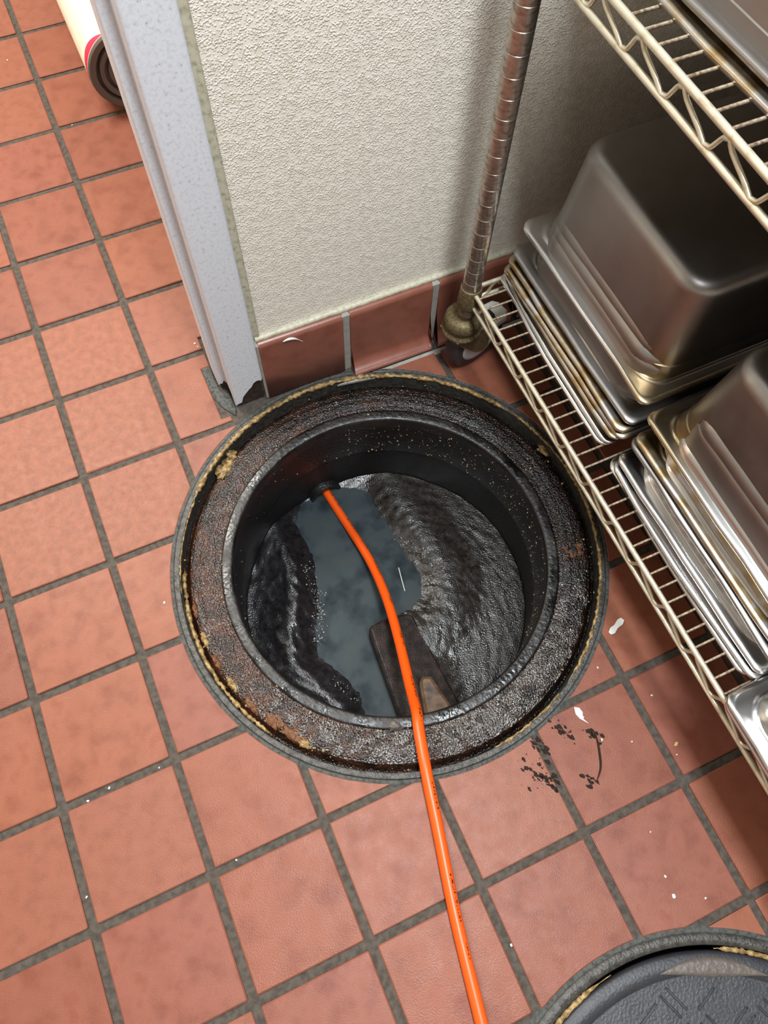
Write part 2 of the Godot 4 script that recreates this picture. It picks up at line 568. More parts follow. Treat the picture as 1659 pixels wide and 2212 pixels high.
func make_room() -> void:
	wall_box("wall_back", Vector3(0.30, 0.0, 0.145), Vector3(1.31, 2.7, 0.285), M.frp, "pebbled off-white wall panel behind the open manhole and the wire rack")
	wall_box("wall_doorway", Vector3(-1.72, 0.0, 0.145), Vector3(-0.70, 2.7, 0.285), M.wall, "plain off-white wall on the far side of the doorway")
	wall_box("wall_header", Vector3(-0.70, 2.15, 0.145), Vector3(0.30, 2.7, 0.285), M.wall, "plain off-white wall strip above the doorway")
	wall_box("wall_right", Vector3(1.31, 0.0, -3.12), Vector3(1.43, 2.7, 3.32), M.wall, "plain off-white side wall behind the wire rack")
	wall_box("wall_left", Vector3(-1.84, 0.0, -3.12), Vector3(-1.72, 2.7, 3.32), M.wall, "plain off-white side wall left of the doorway")
	wall_box("wall_front", Vector3(-1.72, 0.0, 3.2), Vector3(1.31, 2.7, 3.32), M.wall, "plain off-white wall at the near end of the kitchen")
	wall_box("wall_far", Vector3(-1.72, 0.0, -3.12), Vector3(1.31, 2.7, -3.0), M.wall, "plain off-white wall at the end of the room past the doorway")
	wall_box("ceiling", Vector3(-1.84, 2.7, -3.12), Vector3(1.43, 2.82, 3.32), M.ceiling, "flat white ceiling over the kitchen floor", "ceiling")
	# plastic edge strip where the wall panel meets the door frame
	var b := MB.new()
	b.box(Vector3(0.330, 0.152, 0.280), Vector3(0.3445, 2.15, 0.2885), 0.002)
	struct("trim_2", b.mesh(), M.caulk, "narrow beige edge strip between door frame and pebbled wall panel", "trim")


func circle_poly(c: Vector2, r: float, n := 128) -> PackedVector2Array:
	var p := PackedVector2Array()
	for k in n:
		var a := TAU * k / n
		p.append(c + Vector2(cos(a), sin(a)) * r)
	return p


func slab_round_hole(b: MB, c: Vector2, half: float, r: float, y0: float, y1: float) -> void:
	# a square slab with a round hole through it
	var n := 96
	var outer := []
	var inner := []
	for k in n:
		var a := TAU * (k + 0.0) / n
		var d := Vector2(cos(a), sin(a))
		inner.append(c + d * r)
		outer.append(c + d * (half / maxf(absf(d.x), absf(d.y))))
	for k in n:
		var k2 := (k + 1) % n
		var i0: Vector2 = inner[k]
		var i1: Vector2 = inner[k2]
		var o0: Vector2 = outer[k]
		var o1: Vector2 = outer[k2]
		b.quad(Vector3(i0.x, y1, i0.y), Vector3(i1.x, y1, i1.y), Vector3(o1.x, y1, o1.y), Vector3(o0.x, y1, o0.y), -1)
		b.quad(Vector3(o0.x, y0, o0.y), Vector3(o1.x, y0, o1.y), Vector3(i1.x, y0, i1.y), Vector3(i0.x, y0, i0.y), -1)
		b.quad(Vector3(i1.x, y1, i1.y), Vector3(i0.x, y1, i0.y), Vector3(i0.x, y0, i0.y), Vector3(i1.x, y0, i1.y), -1)


func flat_block(b: MB, x0: float, x1: float, z0: float, z1: float, y0: float, y1: float) -> void:
	var p := [Vector3(x0, y1, z0), Vector3(x1, y1, z0), Vector3(x1, y1, z1), Vector3(x0, y1, z1)]
	var q := [Vector3(x0, y0, z0), Vector3(x1, y0, z0), Vector3(x1, y0, z1), Vector3(x0, y0, z1)]
	b.quad(p[0], p[1], p[2], p[3], -1)
	b.quad(q[3], q[2], q[1], q[0], -1)
	for k in 4:
		var k2 := (k + 1) % 4
		b.quad(p[k2], p[k], q[k], q[k2], -1)


func make_floor() -> void:
	# the grout bed, with a round hole for each manhole
	var g := MB.new()
	var y1 := -0.0035
	var y0 := -0.12
	var h1 := 0.36
	var h2 := 0.33
	slab_round_hole(g, RC, h1, R_OUT - 0.004, y0, y1)
	slab_round_hole(g, LC, h2, R_LID - 0.004, y0, y1)
	flat_block(g, -1.84, 1.43, -3.12, RC.y - h1, y0, y1)
	flat_block(g, -1.84, RC.x - h1, RC.y - h1, RC.y + h1, y0, y1)
	flat_block(g, RC.x + h1, 1.43, RC.y - h1, RC.y + h1, y0, y1)
	flat_block(g, -1.84, 1.43, RC.y + h1, LC.y - h2, y0, y1)
	flat_block(g, -1.84, LC.x - h2, LC.y - h2, LC.y + h2, y0, y1)
	flat_block(g, LC.x + h2, 1.43, LC.y - h2, LC.y + h2, y0, y1)
	flat_block(g, -1.84, 1.43, LC.y + h2, 3.32, y0, y1)
	var fl := struct("floor", g.mesh("keep"), M.grout, "red-brown quarry tile floor with dark grey grout joints", "floor")
	# whole tiles share a few meshes; tiles beside a manhole or the wall are cut
	var variants := []
	for k in 4:
		var hs := 0.0748 + 0.0003 * (k % 2)
		var b := MB.new()
		var sq := PackedVector2Array()
		for cn in [[-1, -1], [1, -1], [1, 1], [-1, 1]]:
			var cx: float = cn[0]
			var cz: float = cn[1]
			var rr := 0.0025
			var c0 := Vector2(cx, cz) * (hs - rr)
			var a0 := atan2(cz, cx) - PI / 4
			for j in 3:
				var a := a0 + PI / 4 * j
				sq.append(c0 + Vector2(cos(a), sin(a)) * rr)
		b.prism(sq, -0.008, 0.0, 0.0012 + 0.0003 * k)
		variants.append(b.mesh())
	var c1 := circle_poly(RC, R_OUT + 0.0045)
	var c2 := circle_poly(LC, R_LID + 0.006)
	var hidden := MB.new()
	for i in range(-12, 11):
		for j in range(-20, 21):
			var cx := (i + 0.5) * PITCH
			var cz := (j + 0.5) * PITCH
			if cx < -1.75 or cx > 1.36 or cz < -3.05 or cz > 3.24:
				continue
			var h := 0.0751
			if cx + h > 0.26 and cz - h < 0.27 and cz + h > 0.16 and cx - h > 0.24:
				continue   # under the wall
			var sq := PackedVector2Array([Vector2(cx - h, cz - h), Vector2(cx + h, cz - h), Vector2(cx + h, cz + h), Vector2(cx - h, cz + h)])
			var polys := [sq]
			var cut := false
			for hole in [[RC, R_OUT + 0.0045, c1], [LC, R_LID + 0.006, c2]]:
				if Vector2(cx, cz).distance_to(hole[0]) < hole[1] + 0.11:
					var nxt := []
					for p in polys:
						for q in Geometry2D.clip_polygons(p, hole[2]):
							if not Geometry2D.is_polygon_clockwise(q) or true:
								nxt.append(q)
					if nxt.size() != 1 or nxt[0].size() != 4:
						cut = true
					polys = nxt
			# tiles against the wall and the door frame
			for blk in [Rect2(0.262, 0.13, 2.0, 0.198), Rect2(0.2455, 0.197, 0.05, 0.111)]:
				var rp := PackedVector2Array([blk.position, Vector2(blk.end.x, blk.position.y), blk.end, Vector2(blk.position.x, blk.end.y)])
				var rect := Rect2(cx - h, cz - h, 2 * h, 2 * h)
				if rect.intersects(blk):
					cut = true
					var nxt := []
					for p in polys:
						for q in Geometry2D.clip_polygons(p, rp):
							nxt.append(q)
					polys = nxt
			var near := i >= -4 and i <= 7 and j >= -8 and j <= 9
			if not near:
				for p in polys:
					if p.size() == 4:
						hidden.prism(p, -0.008, 0.0, 0.0015)
				continue
			var m: Material = M["tile%d" % rng.randi_range(0, 4)]
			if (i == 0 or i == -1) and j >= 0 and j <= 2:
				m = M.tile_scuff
			if not cut:
				var t := part("floor_tile", variants[rng.randi_range(0, 3)], m, fl)
				t.position = Vector3(cx, rng.randf_range(-0.0006, 0.0004), cz)
				t.rotation = Vector3(rng.randf_range(-0.004, 0.004), (rng.randi() % 4) * PI / 2, rng.randf_range(-0.004, 0.004))
			else:
				for p in polys:
					var ar := 0.0
					for k in p.size():
						ar += p[k].cross(p[(k + 1) % p.size()])
					if absf(ar) * 0.5 < 0.00008:
						continue
					var b := MB.new()
					var o := Vector2(cx, cz)
					var pp := PackedVector2Array()
					for q in p:
						if pp.is_empty() or pp[-1].distance_to(q - o) > 0.0012:
							pp.append(q - o)
					if pp[0].distance_to(pp[-1]) < 0.0012:
						pp.remove_at(pp.size() - 1)
					if pp.size() < 3:
						continue
					b.prism(pp, -0.008, 0.0, 0.0014)
					var t := part("floor_tile", b.mesh(), m, fl)
					t.position = Vector3(cx, rng.randf_range(-0.0004, 0.0003), cz)
	var ms := MB.new()
	ms.prism(PackedVector2Array([Vector2(0.455, 0.3235), Vector2(0.66, 0.3235), Vector2(0.90, 0.3235), Vector2(0.90, 0.333), Vector2(0.66, 0.334), Vector2(0.52, 0.3345)]), -0.006, -0.0008, 0.001)
	part("mortar_strip", ms.mesh(), M.mortar_light, fl)
	var far := part("distant_floor_tiles", hidden.mesh("keep"), M.tile0, fl)
	far.set_meta("kind", "stuff")


func make_base() -> void:
	var bk := MB.new()
	bk.box(Vector3(0.332, -0.003, 0.280), Vector3(1.31, 0.146, 0.2990), 0.0015)
	var base := struct("baseboard_back", bk.mesh(), M.mortar_light, "skirting of brown glazed tiles along the foot of the pebbled wall", "baseboard")
	for k in 6:
		var x0 := 0.336 if k == 0 else 0.486 + PITCH * (k - 1) + 0.0058
		var x1 := 0.486 + PITCH * k - 0.0058
		var prof := []    # z, y
		prof.append(Vector2(0.288, 0.148))
		for j in 7:
			var a := PI / 2 - PI / 2 * j / 6.0
			prof.append(Vector2(0.292 + 0.0095 * cos(a), 0.1385 + 0.0095 * sin(a)))
		prof.append(Vector2(0.3018, 0.07))
		if k == 0:
			prof.append(Vector2(0.302, 0.0))
		else:
			for j in 7:
				var a := PI + PI / 2 * j / 6.0
				prof.append(Vector2(0.302 + 0.020 + 0.020 * cos(a), 0.025 + 0.020 * sin(a)))
			prof.append(Vector2(0.323, 0.0))
		prof.append(Vector2(0.288, 0.0))
		var b := MB.new()
		var rows := []
		for e in [[x0, 0.0012], [x0 + 0.0012, 0.0], [x1 - 0.0012, 0.0], [x1, 0.0012]]:
			var row := PackedVector3Array()
			for p in prof:
				row.append(Vector3(e[0], p.y - e[1] * (1.0 if p.y > 0.1 else 0.0), p.x - (e[1] if p.x > 0.295 else 0.0)))
			rows.append(row)
		b.sheet(rows, true, false, [1, 0, 1])
		b.fan(rows[0], true)
		b.fan(rows[3], false)
		part("base_tile", b.mesh(), M.base_tile, base)
	# lumpy sealant bead along the top of the tiles
	var pts := PackedVector3Array()
	var rad := PackedFloat32Array()
	for k in 130:
		var x := 0.335 + 0.0075 * k
		pts.append(Vector3(x, 0.1495 + 0.0012 * n_mid.get_noise_2d(x, 0.0), 0.2875))
		rad.append(0.0052 + 0.0014 * n_mid.get_noise_2d(x, 4.0))
	var c := MB.new()
	c.tube(pts, rad, 8)
	part("sealant_bead", c.mesh(), M.caulk, base)


func make_door_frame() -> void:
	# hollow steel frame: face, stop and soffit in one folded sheet, eaten away at the foot
	var prof := [
		Vector2(0.3325, 0.2845), Vector2(0.3325, 0.2945), Vector2(0.3315, 0.2970), Vector2(0.3290, 0.2980),
		Vector2(0.3150, 0.2980), Vector2(0.3010, 0.2980), Vector2(0.2880, 0.2980), Vector2(0.2810, 0.2980), Vector2(0.2780, 0.2970), Vector2(0.2768, 0.2945),
		Vector2(0.2768, 0.2780), Vector2(0.2768, 0.2562), Vector2(0.2755, 0.2545), Vector2(0.2735, 0.2540),
		Vector2(0.2660, 0.2540), Vector2(0.2640, 0.2532), Vector2(0.2630, 0.2510), Vector2(0.2630, 0.2300), Vector2(0.2630, 0.2060), Vector2(0.2640, 0.2040), Vector2(0.2768, 0.2040),
		Vector2(0.2768, 0.1320), Vector2(0.3325, 0.1320)]
	var groups := []
	var rows := []
	var ys := [0.0, 0.006, 0.015, 0.03, 0.08, 0.3, 0.8, 1.4, 2.15]
	for yy in ys:
		var row := PackedVector3Array()
		for k in prof.size():
			var p: Vector2 = prof[k]
			var foot := 0.006
			if p.y > 0.29:
				foot = lerpf(0.006, 0.052, sstep(0.288, 0.312, p.x)) + 0.009 * n_fine.get_noise_2d(p.x * 2.0, 3.0)
			elif p.y > 0.25:
				foot = 0.016 + 0.012 * n_fine.get_noise_2d(p.y * 3.0, p.x * 3.0)
			var y: float = maxf(yy, 0.0) + foot * (1.0 - sstep(0.0, 0.12, yy))
			row.append(Vector3(p.x, y, p.y))
		rows.append(row)
	var b := MB.new()
	# finer ragged edge: subdivide the profile across
	var fine_rows := []
	for r in rows.size():
		var row := PackedVector3Array()
		for k in prof.size():
			var a: Vector3 = rows[r][k]
			var d: Vector3 = rows[r][(k + 1) % prof.size()]
			var m := clampi(int(Vector2(a.x - d.x, a.z - d.z).length() / 0.0035), 1, 8)
			for j in m:
				var q := a.lerp(d, float(j) / m)
				if r < 3 and q.z > 0.25:
					q.y += (0.0080 * n_fine.get_noise_2d(q.x * 4.0, q.z * 4.0 + 7.0)) * (1.0 - r * 0.3)
				row.append(q)
		fine_rows.append(row)
	b.sheet(fine_rows, true, false)
	b.fan(fine_rows[fine_rows.size() - 1])
	var o := struct("trim_1", b.mesh("closed"), M.paint, "chipped white painted steel door frame with a rusted-through foot", "door frame")
	var rp := MB.new()
	var poly := PackedVector2Array([Vector2(0.2795, 0.2945), Vector2(0.2795, 0.2560), Vector2(0.2665, 0.2510), Vector2(0.2665, 0.210), Vector2(0.330, 0.210), Vector2(0.330, 0.2945)])
	rp.prism(poly, 0.0, 0.070, 0.002)
	for k in rp.v.size():
		var q := rp.v[k]
		rp.v[k] = q + Vector3(n_fine.get_noise_3d(q.x, q.y, q.z), 0, n_fine.get_noise_3d(q.x + 5.0, q.y, q.z)) * 0.001
	var rust := part("rusted_core", rp.mesh(), M.rust_dark, o)
	rust.set_meta("label", "dark rusted metal showing under the missing paint")
	# worn mortar collar on the floor round the foot of the frame
	var mc := MB.new()
	var line := [Vector2(0.2612, 0.198), Vector2(0.2612, 0.235), Vector2(0.2612, 0.2555), Vector2(0.2745, 0.2575), Vector2(0.2745, 0.2995)]
	var outer_line := [Vector2(0.2700, 0.3110), Vector2(0.2560, 0.2900), Vector2(0.2470, 0.2640), Vector2(0.2455, 0.2350), Vector2(0.2462, 0.1985)]
	var pl := PackedVector2Array()
	for q in line + outer_line:
		pl.append(q)
	mc.prism(pl, -0.003, 0.0012, 0.001)
	part("mortar_collar", mc.mesh(), M.cement, o)


# ---------------------------------------------------------------- open manhole
func ring_point(r: float, a: float, y: float) -> Vector3:
	return Vector3(RC.x + r * cos(a), y, RC.y + r * sin(a))


func lathe_ring(b: MB, prof: Array, n: int, rough: float, close := true) -> void:
	# prof: [r, y, share of roughness, smooth group]
	var rows := []
	var groups := []
	for p in prof:
		var row := PackedVector3Array()
		for k in n:
			var a := TAU * k / n
			var q := Vector3(p[0] * cos(a), p[1], p[0] * sin(a))
			var w: float = p[2] * rough
			if w > 0.0:
				var d := 0.55 * n_mid.get_noise_3d(q.x, q.y, q.z) + 0.5 * n_fine.get_noise_3d(q.x, q.y, q.z)
				q.y += d * w
				q.x += n_mid.get_noise_3d(q.x + 9.0, q.y, q.z) * w * 0.5
				q.z += n_mid.get_noise_3d(q.x, q.y, q.z + 9.0) * w * 0.5
			row.append(q)
		rows.append(row)
		groups.append(p[3])
	b.sheet(rows, true, close, groups)


func make_manhole() -> void:
	var t := thing("open_manhole", "open round cast iron manhole frame, rusty and greasy, without its cover", "manhole", Vector3(RC.x, 0, RC.y))
	var b := MB.new()
	lathe_ring(b, [[R_OUT, -0.06, 0, 1], [R_OUT, -0.001, 0.2, 2], [R_OUT - 0.0015, 0.0010, 0.4, 3], [R_OUT - 0.006, 0.0016, 0.6, 3], [R_OUT - 0.009, 0.0008, 0.5, 4], [R_OUT - 0.0102, -0.002, 0.3, 5], [R_OUT - 0.0112, -0.040, 0.3, 6], [R_OUT - 0.0112, -0.06, 0.0, 7]], 220, 0.0016)
	part("outer_rim", b.mesh(), M.rim, t)
	var s := MB.new()
	var prof := [[R_OUT - 0.0120, -0.06, 0.0, 1], [R_OUT - 0.0120, -0.0340, 0.2, 2], [R_OUT - 0.0180, -0.0330, 0.4, 2]]
	for k in 22:
		var f := k / 21.0
		var r := lerpf(R_OUT - 0.0215, 0.2735, f)
		var y := -0.0185 + 0.0035 * sin(f * PI) - 0.0007 * sin(k * 1.7) * sin(k * 0.6)
		prof.append([r, y, 1.0 if k > 0 else 0.6, 2])
	prof.append([0.2725, -0.0175, 0.0, 3])
	prof.append([0.2725, -0.06, 0.0, 4])
	var lip := [[0.2722, -0.06, 0.0, 1], [0.2722, -0.0168, 0.2, 2]]
	for q in [[0.2714, -0.0160, 0.3, 2], [0.2690, -0.0157, 0.4, 2], [0.2630, -0.0155, 0.4, 2], [0.2580, -0.0157, 0.3, 2], [0.2556, -0.0166, 0.2, 2], [0.2542, -0.0184, 0.1, 2], [0.2535, -0.0215, 0.1, 3]]:
		lip.append(q)
	lip.append([0.2545, -0.06, 0.0, 4])
	var lb := MB.new()
	lathe_ring(lb, lip, 260, 0.0012)
	part("inner_lip", lb.mesh(), M.lip, t)
	lathe_ring(s, prof, 300, 0.0014)
	# rust on the left, black grease on the rest, in ragged patches
	for k in s.v.size():
		var q := s.v[k]
		var side := 0.5 - 0.5 * cos(atan2(q.z, q.x))
		var f := clampf(side * 1.5 - 0.55 + 1.1 * n_mid.get_noise_3d(q.x * 0.5, 0, q.z * 0.5) + 0.6 * n_fine.get_noise_3d(q.x, 0, q.z), 0.0, 1.0)
		s.c[k] = Color(0.20, 0.19, 0.185).lerp(Color(0.95, 0.80, 0.70), f)
	# wet grease film pooled over the seat
	var wf := MB.new()
	var na := 240
	var nr := 22
	for a_k in na:
		for r_k in nr:
			var mid_a := deg_to_rad(lerpf(28.0, 168.0, (a_k + 0.5) / na))
			var mid_r := lerpf(0.2745, 0.3215, (r_k + 0.5) / nr)
			var mx := mid_r * cos(mid_a)
			var mz := mid_r * sin(mid_a)
			var keep := n_mid.get_noise_3d(mx * 0.9, 4.0, mz * 0.9) + 0.5 * n_fine.get_noise_3d(mx, 4.0, mz) + 0.42 * cos((mid_a - deg_to_rad(88.0)) * 1.5)
			if keep < 0.20:
				continue
			var p := []
			for q in [[0, 0], [1, 0], [1, 1], [0, 1]]:
				var a := deg_to_rad(lerpf(28.0, 168.0, float(a_k + q[0]) / na))
				var r0 := lerpf(0.2745, 0.3215, float(r_k + q[1]) / nr)
				var f := (r0 - (R_OUT - 0.0215)) / (0.2735 - (R_OUT - 0.0215))
				var w := Vector3(r0 * cos(a), -0.0185 + 0.0035 * sin(clampf(f, 0.0, 1.0) * PI), r0 * sin(a))
				w.y += 0.0011 + 0.0014 * (0.55 * n_mid.get_noise_3d(w.x, w.y, w.z) + 0.5 * n_fine.get_noise_3d(w.x, w.y, w.z))
				p.append(w)
			wf.quad(p[0], p[1], p[2], p[3], 1)
	part("wet_grease_film", wf.mesh("up"), M.wet_film, t)
	var seat := part("seat_ring", s.mesh("closed", true), M.iron, t)
	seat.set_meta("label", "pitted, greasy and rusty seat of the frame")
	var n := MB.new()
	lathe_ring(n, [[0.2540, -0.045, 0.0, 1], [0.2548, -0.09, 0.15, 1], [0.2560, -0.132, 0.15, 1], [0.2580, -0.137, 0.1, 2], [0.2680, -0.139, 0.0, 3], [0.2900, -0.139, 0.0, 4], [0.2900, -0.0605, 0.0, 5], [0.2560, -0.0605, 0.0, 6]], 160, 0.002)
	part("neck", n.mesh(), M.neck, t)
	# mortar packed round the frame
	var c := MB.new()
	var rows := []
	for q in [[R_OUT - 0.001, -0.004], [R_OUT + 0.0005, -0.0006], [R_OUT + 0.0025, -0.0002], [R_OUT + 0.0055, -0.0008], [R_OUT + 0.009, -0.004]]:
		var row := PackedVector3Array()
		for k in 200:
			var a := TAU * k / 200
			var p := Vector3(q[0] * cos(a), q[1], q[0] * sin(a))
			p.y += 0.0007 * n_mid.get_noise_3d(p.x, 0, p.z)
			var grow := 1.0 + 0.010 * n_mid.get_noise_2d(p.x * 1.3, p.z * 1.3) * (1.0 if q[0] > R_OUT + 0.003 else 0.0)
			row.append(Vector3(p.x * grow, p.y, p.z * grow))
		rows.append(row)
	c.sheet(rows, true)
	part("mortar_ring", c.mesh("up"), M.cement, t)
	# what is left of the greasy gasket inside the rim: [from, to, thickness, height] in degrees, 0 = right, 90 = near
	for seg in [[-142.0, -26.0, 0.0050, 0.0000], [-28.0, 62.0, 0.0034, 0.0012], [66.0, 88.0, 0.0024, 0.0012], [146.0, 200.0, 0.0042, -0.016], [-168.0, -140.0, 0.0026, -0.002]]:
		var g := MB.new()
		var pts := PackedVector3Array()
		var rad := PackedFloat32Array()
		var a0 := deg_to_rad(seg[0])
		var a1 := deg_to_rad(seg[1])
		var m := int((a1 - a0) / 0.012)
		for k in m + 1:
			var f := float(k) / m
			var a := lerpf(a0, a1, f)
			var taper := sstep(0.0, 0.06, f) * sstep(1.0, 0.94, f)
			var nn := n_mid.get_noise_2d(cos(a) * 0.5, sin(a) * 0.5)
			var r0: float = R_OUT - 0.0095 - (0.004 if seg[3] < -0.005 else 0.0) + 0.0022 * nn
			pts.append(Vector3(r0 * cos(a), seg[3] + 0.001 * n_fine.get_noise_1d(a * 0.3), r0 * sin(a)))
			rad.append(maxf(0.0004, seg[2] * taper * (0.75 + 0.8 * n_fine.get_noise_2d(a * 0.35, 1.0) + 0.3 * nn)))
		g.tube(pts, rad, 7)
		part("gasket_remnant", g.mesh(), M.gasket, t)
	# torn flap of gasket hanging over the seat, and rust scabs
	for lump in [[-127.0, 0.322, 0.011, 0.019, 0.004, "gasket_flap", "gasket"], [-122.0, 0.327, 0.010, 0.008, 0.004, "gasket_flap", "gasket"], [163.0, 0.3165, 0.0055, 0.012, 0.003, "gasket_flap", "gasket"], [148.0, 0.313, 0.009, 0.016, 0.0022, "rust_scab", "rust"], [141.0, 0.315, 0.008, 0.018, 0.0026, "rust_scab", "rust"], [137.5, 0.320, 0.006, 0.009, 0.0034, "gasket_flap", "gasket"], [155.0, 0.3165, 0.006, 0.014, 0.0026, "rust_scab", "rust"], [171.0, 0.3175, 0.0045, 0.012, 0.003, "rust_scab", "rust"], [178.0, 0.319, 0.004, 0.014, 0.0028, "gasket_flap", "gasket"], [187.0, 0.320, 0.0035, 0.012, 0.0028, "rust_scab", "rust"], [113.0, 0.268, 0.007, 0.010, 0.005, "rust_scab", "fleck_brown"], [22.0, 0.300, 0.014, 0.016, 0.0015, "rust_scab", "rust"], [-12.0, 0.332, 0.008, 0.013, 0.004, "gasket_flap", "gasket"]]:
		var g := MB.new()
		blob(g, lump[2], lump[4], lump[3], 22, 10, 0.8, int(lump[0] * 7.0) + 900)
		var m: Material = M.rust if lump[6] == "rust" else M.gasket
		if lump[6] == "fleck_brown":
			m = M.dull_brown
		var o := part(lump[5], g.mesh(), m, t)
		var a := deg_to_rad(lump[0])
		o.position = Vector3(lump[1] * cos(a), -0.0165, lump[1] * sin(a))
		o.rotation.y = -a
	# pale specks of dried fat on the seat
	var sp := MB.new()
	var r2 := RandomNumberGenerator.new()
	r2.seed = 5
	for k in 560:
		var a := r2.randf() * TAU
		var dense := n_big.get_noise_2d(cos(a) * 0.3, sin(a) * 0.3)
		var rr := lerpf(0.262, 0.332, r2.randf())
		var q := Vector3(rr * cos(a), -0.0160, rr * sin(a))
		if n_mid.get_noise_2d(q.x * 0.8, q.z * 0.8) < -0.05 - 0.2 * dense and k % 3 != 0:
			continue
		var sz := 0.0005 + 0.0016 * pow(r2.randf(), 5.0)
		speck(sp, q + Vector3(0, 0.0015, 0), sz, r2)
	for k in 420:
		var a := r2.randf_range(-1.5, 0.9)
		if k % 4 == 0:
			a = r2.randf() * TAU
		var yy := -0.03 - 0.10 * r2.randf()
		speck(sp, Vector3(0.2540 * cos(a), yy, 0.2540 * sin(a)), 0.0005 + 0.0013 * pow(r2.randf(), 4.0), r2)
	var so := part("dried_fat_specks", sp.mesh("keep"), M.fleck, t)
	so.set_meta("kind", "stuff")


func speck(b: MB, p: Vector3, sz: float, r2: RandomNumberGenerator) -> void:
	var top := p + Vector3(0, sz * 0.8, 0)
	var bot := p - Vector3(0, sz * 0.8, 0)
	var a0 := r2.randf() * TAU
	var ring := []
	for k in 5:
		var a := a0 - TAU * k / 5
		var rr := sz * r2.randf_range(0.6, 1.4)
		ring.append(p + Vector3(cos(a) * rr, 0, sin(a) * rr))
	for k in 5:
		b.tri(ring[(k + 1) % 5], ring[k], top, -1)
		b.tri(ring[k], ring[(k + 1) % 5], bot, -1)


func blob(b: MB, rx: float, ry: float, rz: float, nu := 14, nv := 8, rough := 0.3, sd := 0) -> void:
	var rows := []
	for j in nv + 1:
		var th := PI * (0.02 + 0.96 * j / nv)
		var row := PackedVector3Array()
		for k in nu:
			var a := TAU * k / nu
			var d := Vector3(sin(th) * cos(a), cos(th), sin(th) * sin(a))
			var f := 1.0 + rough * n_mid.get_noise_3d(d.x * 0.03 + sd, d.y * 0.03, d.z * 0.03) + rough * 0.5 * n_fine.get_noise_3d(d.x * 0.02 + sd, d.y * 0.02, d.z * 0.02)
			row.append(Vector3(d.x * rx * f, d.y * ry * f, d.z * rz * f))
		rows.append(row)
	b.sheet(rows, true)
	b.fan(rows[0], true, 0)
	b.fan(rows[nv], false, 0)


